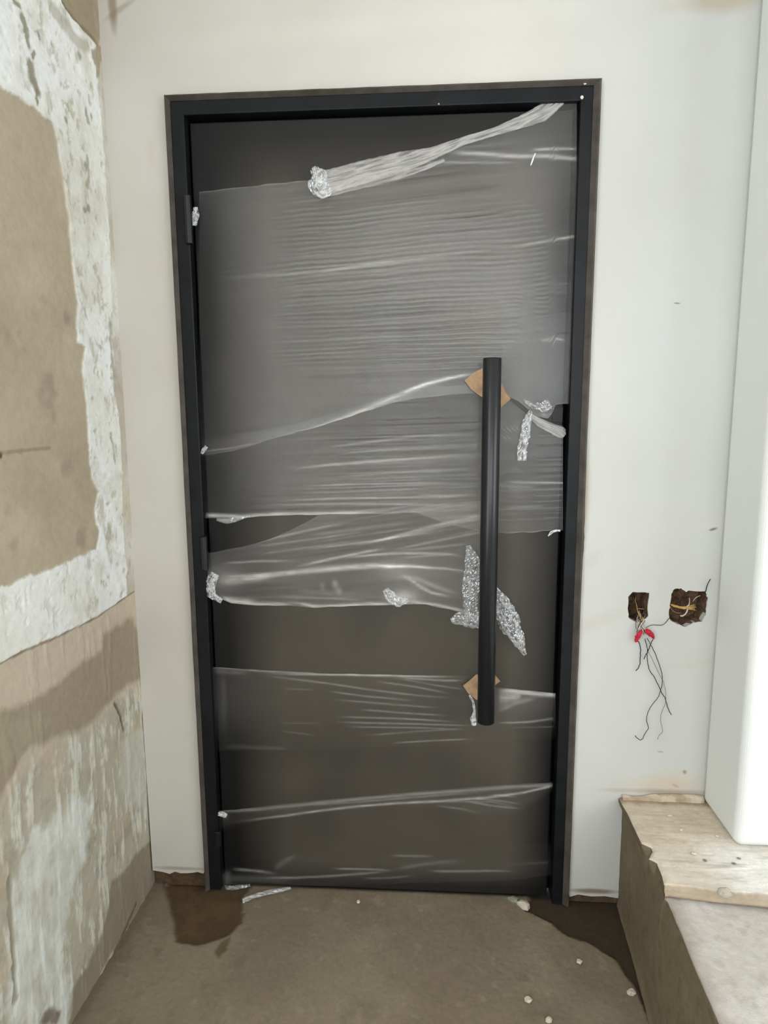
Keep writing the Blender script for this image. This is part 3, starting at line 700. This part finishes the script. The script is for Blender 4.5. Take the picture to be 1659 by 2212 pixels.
sheet('lower folded sheet of stretch film with a bright knotted left end',
      [(438,1196),(470,1192),(520,1182),(580,1166),(630,1144),(690,1112),(760,1104),(860,1094),(950,1088),(1036,1082)],
      [(438,1240),(452,1262),(470,1292),(500,1304),(560,1308),(620,1308),(680,1313),(740,1310),(860,1306),(920,1306),(985,1320),(1036,1334)],
      S3, base=.070, grain=.060, leftdim=.1, gper=4.0, slope=(-.16, -.02), patches=[(600,1275,140,16,-.03),(900,1240,90,50,.06),(870,1290,30,14,.4),(850,1230,40,20,.12),(480,1250,40,30,.14)], seed=33, y=.0075, edge=.25, x0=446, x1=1046)
# (4) sheet below the handle's middle
S4 = [([(462,1441),(560,1449),(700,1456),(830,1460),(940,1462),(1010,1460)], 2.4, .22), ([(560,1455),(640,1457),(800,1458),(1010,1463)], 1.8, .24), ([(860,1464),(960,1470),(1010,1470)], 2, .24),
      ([(560,1458),(700,1475),(800,1490),(900,1502),(1000,1510)], 2, .16), ([(700,1492),(800,1505),(900,1514)], 1.8, .16), ([(710,1510),(850,1522),(960,1530)], 1.8, .14),
      ([(770,1532),(870,1540),(970,1546)], 1.8, .18), ([(720,1548),(860,1552),(1000,1560)], 1.8, .18), ([(720,1560),(900,1564),(1028,1568)], 1.8, .18), ([(740,1570),(900,1572),(1010,1576)], 1.6, .14),
      ([(780,1590),(900,1580),(1010,1574)], 1.6, .12), ([(840,1606),(930,1600),(1028,1596)], 1.6, .18), ([(610,1488),(680,1490)], 1.5, .10), ([(600,1562),(700,1562)], 1.5, .08), ([(600,1578),(690,1590)], 1.4, .08),
      ([(800,1470),(900,1484),(980,1500)], 1.8, .14), ([(840,1462),(940,1480),(1020,1492)], 1.6, .12),
      ([(1072,1492),(1110,1493),(1150,1498),(1196,1501)], 5, .42), ([(1072,1505),(1110,1506),(1130,1500)], 9, .28), ([(1072,1540),(1110,1520),(1160,1506)], 4, .16), ([(1072,1528),(1100,1516)], 8, .12), ([(1072,1562),(1140,1560),(1196,1552)], 2, .18), ([(1100,1572),(1196,1570)], 1.5, .06),
      ([(480,1480),(490,1540)], 22, .03), ([(470,1450),(540,1455)], 5, .08), ([(478,1612),(640,1618)], 4, .05)]
sheet('thin stretch film sheet fanning out behind the handle foot',
      [(456,1441),(560,1447),(700,1454),(830,1457),(940,1459),(1030,1458),(1064,1484),(1130,1490),(1200,1497)],
      [(456,1622),(600,1620),(800,1614),(1000,1608),(1064,1600),(1200,1592)],
      S4, base=.012, grain=.022, botfade=110, leftdim=0, gper=4.2, slope=(.05, -.01), seed=43, y=.012, edge=.2, patches=[(1130,1520,80,40,.05),(500,1500,60,80,.03)])
# (5) narrow rope-like sheet
S5 = [([(478,1752),(560,1748),(700,1733),(800,1724),(900,1715),(1000,1708),(1100,1700),(1190,1695)], 4, .18), ([(500,1776),(600,1764),(700,1750),(780,1741),(860,1735),(960,1730),(1060,1722),(1130,1712),(1190,1698)], 2.6, .30),
      ([(620,1742),(760,1734),(900,1722),(1060,1710)], 2, .12), ([(1000,1730),(1060,1740),(1130,1748)], 1.8, .16), ([(1010,1724),(1080,1730),(1130,1738)], 1.8, .14), ([(940,1740),(1000,1748),(1040,1758)], 2, .1), ([(1060,1716),(1120,1722)], 1.6, .14),
      ([(950,1732),(1060,1732),(1120,1744)], 1.6, .12), ([(480,1756),(500,1775),(496,1790)], 4, .14)]
sheet('narrow twisted band of stretch film near the foot of the door',
      [(470,1752),(560,1742),(700,1727),(800,1718),(900,1709),(1000,1701),(1100,1694),(1194,1690)],
      [(470,1800),(500,1790),(540,1776),(600,1769),(700,1756),(860,1740),(940,1746),(1000,1756),(1060,1762),(1130,1752),(1194,1708)],
      S5, base=.022, grain=.02, botfade=14, topfade=8, leftdim=0, gper=3.5, slope=(-.08, -.06), seed=53, y=.0115, edge=.2)
# (6) lowest sheet
S6 = [([(500,1877),(560,1882),(600,1888)], 3, .20), ([(560,1896),(640,1896),(720,1892),(800,1886),(850,1880)], 2.4, .20), ([(715,1876),(800,1878),(850,1880)], 2, .20), ([(840,1848),(880,1849),(940,1849)], 2.5, .12),
      ([(850,1878),(920,1866),(1000,1858)], 4, .08), ([(920,1882),(1000,1882),(1080,1881),(1120,1883)], 2.4, .18), ([(780,1898),(850,1896),(900,1890)], 2, .10), ([(480,1896),(640,1900)], 7, .06), ([(590,1880),(612,1862),(640,1846)], 6, .08), ([(490,1890),(500,1915)], 8, .10), ([(1100,1868),(1180,1863)], 3, .04)]
sheet('lowest wisp of stretch film along the bottom edge of the door',
      [(474,1872),(560,1868),(640,1845),(720,1860),(860,1838),(1000,1832),(1190,1820)],
      [(474,1920),(560,1922),(640,1914),(800,1910),(1000,1905),(1120,1900),(1190,1890)],
      S6, base=.014, grain=.014, topfade=40, leftdim=0, gper=4, slope=(-.03, -.03), seed=63, y=.0115, edge=.1)

# crumpled ropes and tails
def ribbon(name, label, pts, widths, haze, amp=.004, y=.002, nu=None, nv=16, seed=1, fine=1.0, cat='plastic wrap', yend=None, smooth=False, yprof=None, m=None, ragged=.25, folds=0.0, long=False):
    P = np.asarray(pts, float)
    L_ = np.r_[0, np.cumsum(np.hypot(*np.diff(P, axis=0).T))]
    nu = nu or int(L_[-1]/2.2)+4
    t = np.linspace(0, L_[-1], nu)
    cx_ = np.interp(t, L_, P[:, 0]); cy_ = np.interp(t, L_, P[:, 1]); w = np.interp(t, L_, widths)
    tx = np.gradient(cx_); ty = np.gradient(cy_); k = np.hypot(tx, ty); nx, ny = -ty/k, tx/k
    s = np.linspace(-.5, .5, nv)
    T = np.repeat(t[:, None], nv, 1); S = np.repeat(s[None], nu, 0)
    ww = w[:, None]*(1+ragged*fbm(T/9., np.sign(S)*3.3+S*0, 1, 3, seed)*(np.abs(S)*2)**2)
    PX = cx_[:, None]+nx[:, None]*S*ww; PY = cy_[:, None]+ny[:, None]*S*ww
    r = 1-np.abs(fbm(T/16.*fine, S*ww/7.*fine, 1, 4, seed+2, .62))*2
    r2 = fbm(S*ww/4., T/60., 1, 3, seed+6)
    if long:
        r = 1-np.abs(fbm(T/70., S*ww/6.+T/150., 1, 4, seed+2, .6))*2
        r2 = fbm(T/25., S*ww/3.5, 1, 4, seed+6, .6)
    yy = y if yprof is None else np.interp(t, L_, yprof)[:, None]
    Q = at(PX, PY, 1, y)
    Q[..., 1] = np.minimum(yy - amp*(r*.6+.4*(1-(2*S)**2)) - folds*r2, LY-.003)
    hz = haze*(.55+.7*sst(-.2, 1, r)+.3*r2) if long or smooth else haze*(.30+1.25*sst(.1, .95, r)+.4*r2)+.18*(vnoise(PX/2.0, PY/2.0, seed+8) > .90)  # random milky specks paint in the sparkle
    hz = hz*(.65+.35*sst(.5, .38, np.abs(S)))
    o = grid_obj(name, Q, m or m_crumple, None, attrs={'haze': np.clip(hz, .02, .95)}, smooth=smooth)
    return tag(o, label, cat)
ribbon('film_strand', 'long twisted film strand rising from a bunched knot to the top right corner',
       [(684,400),(720,390),(800,368),(870,350),(930,333),(1000,305),(1070,284),(1130,262),(1170,245),(1212,216)], [62,52,50,46,28,18,18,28,36,22], .38, .0020, .006, seed=5, nv=34, long=True, smooth=True, folds=.0012, ragged=.08, m=m_film)
kn = ribbon('film_knot', 'bunched bright knot of film at the left end of the top strand',
       [(676,364),(690,380),(688,400),(698,415),(716,408)], [14,34,40,34,18], .42, .008, .000, seed=15, nv=18, fine=1.6)
ribbon('film_strand', 'second fold of film below the twisted top strand beside the knot',
       [(690,420),(740,408),(800,396),(860,382),(920,362),(960,345)], [22,18,14,12,10,8], .30, .001, .010, seed=25, nv=14, long=True, smooth=True, m=m_film)
ribbon('film_knot', 'pale bunched knot of film against the left jamb at mid height',
       [(466,1238),(456,1256),(453,1275),(462,1288),(480,1298)], [18,26,24,16,10], .42, .007, .000, seed=35, nv=16, fine=1.5)
ribbon('film_tail', 'loose film tail hanging right of the handle near the film hole',
       [(1146,888),(1138,910),(1134,940),(1128,970),(1127,995)], [8,20,21,20,18], .32, .007, .000, seed=45, nv=16, fine=1.0)
ribbon('film_strand', 'short white film strand from the loose tail to the right jamb',
       [(1146,898),(1165,912),(1190,924),(1212,936),(1219,942)], [12,18,22,26,12], .30, .003, .006, seed=55, nv=16, long=True, smooth=True, m=m_film)
ribbon('film_tail', 'upright crumpled film strip just left of the handle',
       [(1012,1178),(1020,1215),(1018,1260),(1014,1300),(1020,1340)], [10,34,38,34,30], .18, .006, -.002, seed=65, nv=18, fine=1.2)
ribbon('film_tail', 'crumpled film end below left of the upright strip beside the handle',
       [(975,1342),(992,1335),(1012,1338),(1036,1345)], [12,30,32,26], .24, .006, .000, seed=66, nv=14, fine=1.5)
ribbon('film_tail', 'crumpled film tail slanting down to the right behind the handle',
       [(1066,1268),(1078,1300),(1098,1340),(1118,1380),(1134,1414)], [12,42,48,30,8], .24, .007, .000, seed=75, nv=18, fine=1.3)
ribbon('film_tail', 'thin glinting film tail beside the lower end of the handle',
       [(1014,1500),(1022,1515),(1025,1535),(1022,1552),(1024,1566)], [5,6,6,12,10], .55, .006, -.012, seed=85, nv=8, fine=2)
ribbon('film_scrap', 'white tuft of film below the top hinge',
       [(423,448),(424,465),(420,488)], [10,15,9], .45, .005, -.002, seed=95, nv=10, fine=1.6)
ribbon('film_scrap', 'tiny film tuft poking from the left jamb beside the middle sheet',
       [(447,964),(440,973),(436,980)], [8,10,6], .40, .005, .000, seed=96, nv=8, fine=1.6)
ribbon('film_scrap', 'small curled film end at the right jamb below the middle sheet',
       [(1184,1158),(1190,1150),(1200,1146),(1210,1146)], [3,6,5,4], .55, .004, .002, seed=97, nv=8, fine=1.6)
ribbon('film_scrap', 'glossy film wrinkle on the lower folded sheet left of the handle',
       [(832,1272),(845,1290),(862,1300),(882,1294)], [14,26,22,12], .32, .008, .000, seed=98, nv=14, fine=1.5)
ribbon('film_scrap', 'pale film nub at the bottom hinge',
       [(472,1757),(482,1758),(490,1762)], [8,13,8], .50, .005, .000, seed=99, nv=8, fine=1.6)
ribbon('film_scrap', 'milky film lap hanging into the dark gap at the left jamb',
       [(468,1122),(490,1126),(515,1120),(540,1114)], [6,12,10,3], .22, .002, .006, seed=100, nv=8, fine=.5, smooth=True)
ribbon('film_scrap', 'slanting film glint at the top right of the upper sheet',
       [(1156,332),(1151,345),(1146,358)], [3,4,2.5], .80, .003, .004, seed=101, nv=6, fine=1.5)
ribbon('film_scrap', 'fine crumpled film edge above the tail by the film hole',
       [(1134,868),(1150,876),(1172,880),(1188,872)], [6,10,22,24], .16, .006, .002, seed=102, nv=12, fine=1.6)

# cardboard pads behind the handle standoffs
def card(label, pts, y=.004, bend=.010, seed=1):
    P = at([a for a, b in pts], [b for a, b in pts], 1, y)
    cx_ = P[:, 0].mean(); r = random.Random(seed)
    for q in P: q[1] -= bend*abs(q[0]-HX)/.05*r.uniform(.2, 1.0)
    c = P.mean(0); c[1] = y
    n = len(P); V = [c]+list(P)+[c+[0, .0035, 0]]+[q+[0, .0035, 0] for q in P]
    Fc = []
    for i in range(n):
        j = (i+1) % n
        Fc += [(0, 1+i, 1+j), (n+1, n+2+j, n+2+i), (1+i, n+2+i, n+2+j, 1+j)]
    o = mesh_obj('cardboard_pad', V, Fc, m_card)
    return tag(o, label, 'cardboard', 'cardboard pads behind the handle')
card('torn brown cardboard pad behind the upper handle fixing', [(1003,822),(1022,806),(1044,794),(1070,812),(1086,832),(1092,848),(1102,862),(1083,879),(1062,868),(1038,856),(1018,842)], seed=4)
card('torn brown cardboard pad behind the lower handle fixing', [(1000,1478),(1012,1470),(1029,1456),(1050,1462),(1066,1454),(1080,1470),(1066,1481),(1050,1490),(1030,1512),(1012,1497)], seed=6)

# ------------------------------------------------------------------ wall holes and wires
def wire(name, pts, r, m, parent, ydepth=-.012, wav=0.0, seed=1, ys=None):
    pp = z4(pts); n = len(pp)
    yv = np.full(n, ydepth) if ys is None else np.asarray(ys, float)
    P = np.array([at(a, b, 1, yv[i]) for i, (a, b) in enumerate(pp)])
    P = smooth_path(P, 6)
    if wav:
        k = np.arange(len(P)); P[:, 0] += wav*(vnoise(k*.9, k*0., seed)-.5); P[:, 2] += wav*(vnoise(k*.9, k*0.+5, seed)-.5)
    V, Fc = tube_data(P, r, 6); o = mesh_obj(name, V, Fc, m, None, True); rebase(parent, o); return o
c1 = np.mean(HOLE1, 0); c2 = np.mean(HOLE2, 0)
wb = empty('wire_bundle', (float(c1[0]), -.002, float(c1[1])), 'bundle of loose black wires with red tape hanging from the left wall hole', 'wires')
wire('wire', [(500,825),(520,812),(555,795),(590,790),(640,792),(690,790),(730,760),(762,718),(790,690)], .0009, m_wireblack, wb, ys=[-.02,-.018,-.014,-.01,-.008,-.006,-.004,-.002,.02])
wire('wire', [(415,975),(430,1010),(442,1060),(438,1110),(440,1150),(436,1200),(430,1240),(410,1285),(388,1312)], .0013, m_wireblack, wb, wav=.002, seed=2)
wire('wire', [(600,925),(580,960),(560,1000),(540,1050),(520,1095),(500,1130),(478,1178)], .0012, m_wireblack, wb, wav=.002, seed=3)
wire('wire', [(515,940),(540,985),(570,1040),(600,1100),(625,1160),(650,1230),(675,1310),(688,1390),(686,1460),(665,1550),(635,1620),(580,1690),(540,1750),(515,1820),(510,1880),(530,1960),(505,2005),(480,2050),(465,2085),(440,2098),(410,2085),(378,2050)], .0010, m_wireblack, wb, wav=.0012, seed=4)
wire('wire', [(490,950),(505,1000),(518,1060),(515,1120),(520,1190),(530,1260),(550,1320),(590,1370),(615,1420),(645,1480),(680,1560),(720,1620),(735,1680),(760,1755),(790,1815)], .0011, m_wireblack, wb, wav=.0012, seed=5)
wire('wire', [(520,1090),(555,1140),(590,1215),(625,1290),(665,1370),(700,1440),(722,1530),(728,1600),(722,1680),(690,1760),(668,1840),(670,1890),(690,1970),(688,2010),(650,2050),(633,2095)], .00065, m_wiregrey, wb, wav=.001, seed=6)
rs = random.Random(12)
for i in range(9):                                  # pale stripped strands between the hole and the tape
    x0 = rs.uniform(395, 505); x1 = rs.uniform(400, 520)
    wire('stripped_strand', [(rs.uniform(380, 500), rs.uniform(600, 690)), (x0, 730), ((x0+x1)/2+rs.uniform(-22, 22), 790), (x1, 850), (x1+rs.uniform(-20, 20), 900)], rs.choice([.0007, .0010, .0013]), rs.choice([m_wiregrey, m_wirewhite, m_wirewhite, m_wireblack]), wb, ys=[.03, .002, -.012, -.018, -.018], wav=.003, seed=20+i)
wire('wire', [(388,470),(382,510),(395,560),(403,610),(415,660),(435,700),(450,740)], .0009, m_wiregold, wb, ys=[.05,.04,.03,.02,.015,.005,-.006])
wire('wire', [(408,605),(440,606),(478,612),(482,640),(462,668),(435,650),(425,625)], .0009, m_wiregold, wb, ys=[.03]*7)
wire('wire', [(420,640),(435,690),(455,730),(470,720),(490,690),(500,640)], .0010, m_wiregold, wb, ys=[.02,.012,.0,-.002,.012,.03])
wire('wire', [(360,440),(385,500),(410,560),(440,640)], .0014, m_wireblack, wb, ys=[.06,.05,.04,.03])
for i, (pts, rads) in enumerate((([(462,852),(440,875),(418,905),(402,935),(392,965),(396,985)], [.0035,.0060,.0072,.0060,.0050,.0025]), ([(487,845),(510,858),(540,880),(565,900),(585,925),(598,940)], [.0035,.0070,.0078,.0070,.0050,.0020]))):
    P = np.array([at(*q, 1, -.018) for q in z4(pts)]); t = np.linspace(0, len(P)-1, 16)
    P2 = np.stack([np.interp(t, range(len(P)), P[:, k]) for k in range(3)], 1); R2 = np.interp(t, range(len(P)), rads)
    V, Fc = tube_data(P2, R2, 12); V = np.array(V)
    V += ((np.stack([vnoise(V[:, 0]*900, V[:, 2]*900, 3+i+k) for k in range(3)], 1))-.5)*.005
    V[:, 1] = -.018+(V[:, 1]+.018)*.7
    o = mesh_obj('tape_wrap', V, Fc, m_redtape); rebase(wb, o)
st = empty('string_coil', (float(c2[0]), .0, float(c2[1])), 'frayed yellow strands and pale wire ends inside the right wall hole', 'wires')
for i in range(12):
    a = rs.uniform(-12, 12); b = rs.uniform(-30, 40)
    wire('strand', [(785, 560+a*.5), (840, 578+a), (910, 592+a+b*.2), (980, 590+b*.5), (1040, 585+b*.8), (1070+rs.uniform(-20, 10), 590+b)], .0007, m_wiregold, st, ys=[.012, .02, .028, .026, .024, .03], wav=.002, seed=50+i)
wire('wire_end', [(995,480),(998,520),(990,560),(965,580)], .0016, m_wirewhite, st, ys=[.045, .03, .02, .02])
wire('wire_end', [(975,610),(965,645),(940,675),(905,688),(895,680)], .0020, m_wirewhite, st, ys=[.02, .018, .015, .012, .014])
wire('wire_end', [(1035,525),(1060,490),(1090,468),(1120,458)], .0011, m_wirewhite, st, ys=[.04, .03, .025, .02])
wire('strand', [(775,575),(800,620),(850,650),(900,655)], .0008, m_wiregold, st, ys=[.012, .03, .04, .045])
ws = empty('wire_stub', (float(at(*z4([(1182,412)])[0], 1, 0)[0]), 0, float(at(*z4([(1182,412)])[0], 1, 0)[2])), 'short black wire stub poking up from the right wall hole', 'wire')
wire('wire', [(1165,450),(1182,412),(1190,370),(1205,325),(1220,295),(1236,270)], .0013, m_wireblack, ws, ys=[.03, .002, -.006, -.012, -.018, -.024])

# ------------------------------------------------------------------ concrete ledge at the right
ZT = .354; ZB = .322; EX = 1.266
ledge = empty('concrete_ledge', (1.9, -1.0, 0), 'rough concrete ledge with a raised back slab right of the door', 'ledge')
C = lambda *a: np.array(srgb(*a))
def ledge_part(name, V, cols, flip=False):
    o = grid_obj(name, V, m_ledge, None, flip, attrs={'Col': np.clip(cols, 0, 1)}); rebase(ledge, o); return o
mixn = lambda col, c, m: col*(1-m[..., None])+C(*c)*m[..., None]
# edge line of the side face, with its overhanging lip and notch
EP = at([1340,1355,1386,1400,1402,1407,1410,1419,1430,1436], [1730,1755,1821,1853,1853,1830,1838,1863,1890,1915], 2, ZT)
EP2 = at([1440,1451,1499,1553], [1945,1968,2084,2212], 2, ZB)
ey = np.r_[EP[:, 1], EP2[:, 1], -2.2]; ex_ = np.r_[EP[:, 0], EP2[:, 0], EP2[-1, 0]-.01]
od = np.argsort(ey); ey, ex_ = ey[od], ex_[od]
def edge_x(y): return np.interp(y, ey, ex_)
# side face
ys = np.concatenate([np.linspace(-.002, -.75, 240), np.linspace(-.77, -2.2, 40)]); zs = np.linspace(0, 1, 70)
Y, S = np.meshgrid(ys, 1-(1-zs)**1.6, indexing='ij')
topz = np.where(Y > -.368, ZT-.003, ZB-.002); Zg = S*topz
n1 = fbm(Y, Zg, 9, 4, 201); n2 = fbm(Y, Zg, 40, 4, 202, .6)
xe = edge_x(Y); xb = np.interp(Y, [-2.2, -.40, -.21, 0], [1.236, 1.236, 1.252, 1.268])
xsm = np.interp(Y, [-2.2, -.60, -.40, -.30, 0], [ex_[0], float(np.interp(-.60, ey, ex_)), 1.258, 1.262, 1.266])
Xs = xb+(xsm-xb)*S+(xe-xsm)*sst(.88, .99, S)+.002*n1+.0010*n2-.003*sst(.10, .0, S)
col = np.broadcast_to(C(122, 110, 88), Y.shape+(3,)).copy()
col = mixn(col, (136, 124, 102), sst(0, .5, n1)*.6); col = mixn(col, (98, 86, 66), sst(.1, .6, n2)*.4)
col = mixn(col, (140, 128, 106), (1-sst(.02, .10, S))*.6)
ledge_part('side_face', np.stack([Xs, Y, Zg], -1), col, flip=False)
# lower top surface in front of the slab
us = np.concatenate([[0, .004], np.linspace(.01, .5, 130), np.linspace(.52, 2.2, 30)]); ys = np.concatenate([np.linspace(-.33, -.80, 130), np.linspace(-.82, -2.2, 40)])
U_, Y = np.meshgrid(us, ys, indexing='ij'); Xg = edge_x(Y)+U_
n1 = fbm(Xg, Y, 9, 4, 211); n2 = fbm(Xg, Y, 45, 4, 212, .6)
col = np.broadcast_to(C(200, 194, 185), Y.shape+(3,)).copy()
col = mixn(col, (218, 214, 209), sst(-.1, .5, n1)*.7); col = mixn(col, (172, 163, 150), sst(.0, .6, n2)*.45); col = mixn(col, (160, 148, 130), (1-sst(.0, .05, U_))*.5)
ledge_part('lower_step', np.stack([Xg, Y, ZB+.0018*n1+.0008*n2-.006*(1-sst(0, .006, U_))], -1), col, flip=True)
# raised slab at the back: top, rounded front, underside
front = lambda x: np.interp(x, [1.25, 1.30, 1.37, 1.45, 1.50, 1.8, RX1], [-.366, -.372, -.381, -.388, -.392, -.41, -.5])
us = np.concatenate([[0, .003], np.linspace(.008, .32, 120), np.linspace(.34, 2.2, 40)])
prof = np.concatenate([np.linspace(0, .96, 150), np.linspace(.965, 1.0, 12)])
nv_ = 22
U_, T = np.meshgrid(us, np.concatenate([prof, 1+np.linspace(.05, 1, nv_)]), indexing='ij')
tt = np.clip(T, 0, 1); down = np.clip(T-1, 0, 1)
Yf0 = front(1.26+U_); Yg = -.002+(Yf0+.002)*tt
Xg = edge_x(np.maximum(Yg, -.366))+U_
n1 = fbm(Xg, Yg, 8, 4, 221); n2 = fbm(Xg, Yg*1.0+T*.02, 40, 4, 222, .6); ng = fbm(Xg*.6, Yg*4+T*.04, 14, 4, 223)
Zg = ZT+.0015*n1+.0008*n2+.0015*ng-.012*sst(.965, 1.0, tt)**1.5-.0165*down-.003*(1-sst(0, .006, U_))
Yg2 = Yg-.004*np.sin(down*math.pi)*1.5-.002*n2*(down > 0)+.030*sst(.75, 1, down)
col = np.broadcast_to(C(212, 198, 176), Yg.shape+(3,)).copy()
col = mixn(col, (196, 182, 160), sst(0, .5, n1)*.6)
frt = sst(-.15, -.30, Yg+.03*n1+.25*np.clip(1.26-Xg, -.3, 0)*.3)
col = mixn(col, (222, 212, 196), frt*.7); col = mixn(col, (242, 239, 232), frt*sst(1.34, 1.48, Xg)*.9); col = mixn(col, (180, 174, 160), sst(.05, .5, ng)*frt*.7); col = mixn(col, (232, 228, 220), sst(.15, .5, -ng)*frt*sst(1.40, 1.48, Xg))
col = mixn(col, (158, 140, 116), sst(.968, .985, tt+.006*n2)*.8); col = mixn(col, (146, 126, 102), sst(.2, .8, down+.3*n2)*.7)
for (px, py, r_) in ((1522, 1858, .0075), (1585, 1866, .007), (1596, 1854, .005)):
    q = at(px, py, 2, ZT); m = 1-sst(r_*.4, r_, np.hypot(Xg-q[0], Yg-q[1])+.006*n2); col = mixn(col, (98, 90, 78), m*.8)
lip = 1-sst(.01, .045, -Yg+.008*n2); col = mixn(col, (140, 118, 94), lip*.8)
ledge_part('back_slab', np.stack([Xg, Yg2, Zg], -1), col, flip=True)
# mortar fillet between slab and wall
xs = np.linspace(1.262, 1.494, 90); th = np.linspace(0, math.pi/2, 10)
Xg, TH = np.meshgrid(xs, th, indexing='ij')
hgt = .010+.005*vnoise(Xg*30, TH*0, 5)+.008*sst(1.32, 1.36, Xg)
Yg = -.003-.013*np.sin(TH)-.003*fbm(Xg, TH, 30, 3, 7); Zg = ZT-.003+hgt*np.cos(TH)
col = np.broadcast_to(C(176, 156, 132), Xg.shape+(3,)).copy(); col = mixn(col, (206, 192, 172), sst(-.2, .4, fbm(Xg, TH*.02, 40, 3, 9)))
ledge_part('mortar_fillet', np.stack([Xg, Yg, Zg], -1), col, flip=False)
# stuck mortar lump on the slab's nose
def lump(name, c, r, m, seed, sq=(1, 1, .6), n=10):
    V = []; Fc = []
    nu_, nv2 = n, n//2+1
    for j in range(nv2+1):
        ph = math.pi*j/nv2
        for i in range(nu_):
            t = 2*math.pi*i/nu_
            d = np.array([math.sin(ph)*math.cos(t), math.sin(ph)*math.sin(t), math.cos(ph)])
            k = r*(.72+.55*float(vnoise(np.array(d[0]*1.7+seed*3.1+d[2]), np.array(d[1]*1.7+d[2]*1.3), seed)))
            V.append(np.array(c)+d*k*np.array(sq))
    for j in range(nv2):
        for i in range(nu_): Fc.append((j*nu_+i, (j+1)*nu_+i, (j+1)*nu_+(i+1) % nu_, j*nu_+(i+1) % nu_))
    return mesh_obj(name, V, Fc, m)
m_lump = mat_plain('grey_mortar', srgb(176, 168, 152), .9, .15, 60)
q = at(1566, 1928, 1, -.392); o = lump('mortar_lump', q, .013, m_lump, 4, (1.3, .8, .9)); rebase(ledge, o)
tagc = 'plaster crumbs on the ledge'
for (px, py, r_, lab) in ((1447, 1762, .0045, 'white plaster crumb on the ledge nearest the wall behind it'), (1471, 1793, .0035, 'small white plaster crumb on the middle of the ledge slab'),
                          (1549, 1806, .0042, 'white plaster crumb on the ledge beside the white wall return'), (1499, 1845, .0052, 'largest white plaster crumb toward the front of the ledge slab')):
    q = at(px, py, 2, ZT+.001); o = lump('plaster_crumb', (0, 0, 0), r_, m_crumb, px, (1.3, 1, .5), 8); o.location = (q[0], q[1], ZT+.0022)
    tag(o, lab, 'debris', tagc)

# ------------------------------------------------------------------ debris on the floor
for (px, py, r_, lab) in ((1251, 2079, .0075, 'white plaster crumb on the floor between door foot and ledge'), (1364, 2145, .011, 'pale plaster crumb on the floor against the ledge side'),
                          (1141, 2162, .0095, 'white plaster crumb on the open floor nearest the camera'), (1186, 2206, .008, 'dull plaster crumb at the bottom edge of the photo'),
                          (774, 1950, .006, 'small pale crumb on the floor before the middle of the door')):
    q = at(px, py, 2, 0); o = lump('plaster_crumb', (0, 0, 0), r_, m_crumb, px, (1.1, 1, .6), 9); o.location = (q[0], q[1], .003)
    tag(o, lab, 'debris', 'plaster crumbs on the floor')
def chip(name, label, pts, h, m, seed, cat='debris'):
    P = at([a for a, b in pts], [b for a, b in pts], 2, .0)
    r = random.Random(seed); c = P.mean(0)
    top = [(q[0]*.92+c[0]*.08, q[1]*.92+c[1]*.08, h*r.uniform(.6, 1.2)) for q in P]; bot = [(q[0], q[1], -.003) for q in P]
    n = len(P); V = bot+top+[(c[0], c[1], h*1.4)]
    Fc = [(i, (i+1) % n, n+(i+1) % n, n+i) for i in range(n)]+[(n+i, n+(i+1) % n, 2*n) for i in range(n)]+[tuple(range(n))[::-1]]
    return tag(mesh_obj(name, V, Fc, m), label, cat)
chip('plaster_chip', 'flat white plaster chip lying at the right foot of the door', [(1116,1952),(1126,1948),(1138,1950),(1145,1960),(1140,1966),(1128,1963)], .010, m_crumb, 3)
m_green = mat_plain('pale_green_scrap', srgb(150, 152, 132), .7, .2, 60)
chip('torn_scrap', 'dull green scrap beside the white chip at the door foot', [(1096,1941),(1108,1938),(1120,1944),(1118,1950),(1104,1948)], .006, m_green, 5)
# film trailing on the floor at the door foot
def floor_ribbon(name, label, pts, w, haze, seed):
    P = np.asarray(pts, float); n = 40
    t = np.linspace(0, len(P)-1, n); cx_ = np.interp(t, range(len(P)), P[:, 0]); cy_ = np.interp(t, range(len(P)), P[:, 1]); ww = np.interp(t, range(len(P)), w)
    S = np.linspace(-.5, .5, 10); PX = np.repeat(cx_[:, None], 10, 1)+S[None]*2; PY = cy_[:, None]+S[None]*ww[:, None]
    Q = at(PX, PY, 2, .004); r = fbm(PX/9., PY/3., 1, 3, seed); Q[..., 2] = .005+.006*np.clip(r+.4, 0, 2)*(1-(2*S[None])**2*.6); Q[..., 1] = np.minimum(Q[..., 1], LY+.03)
    o = grid_obj(name, Q, m_crumple, None, attrs={'haze': np.clip(haze+.25*r, .1, .9)}, smooth=False); return tag(o, label, 'plastic wrap')
floor_ribbon('film_scrap', 'crumpled film scrap trailing on the floor at the left door foot', [(524,1948),(545,1938),(575,1930),(604,1924),(628,1919)], [10,9,10,9,5], .62, 5)
floor_ribbon('film_scrap', 'clear film bits gathered on the floor under the bottom hinge', [(486,1918),(500,1920),(520,1917),(540,1914)], [9,9,8,6], .22, 8)
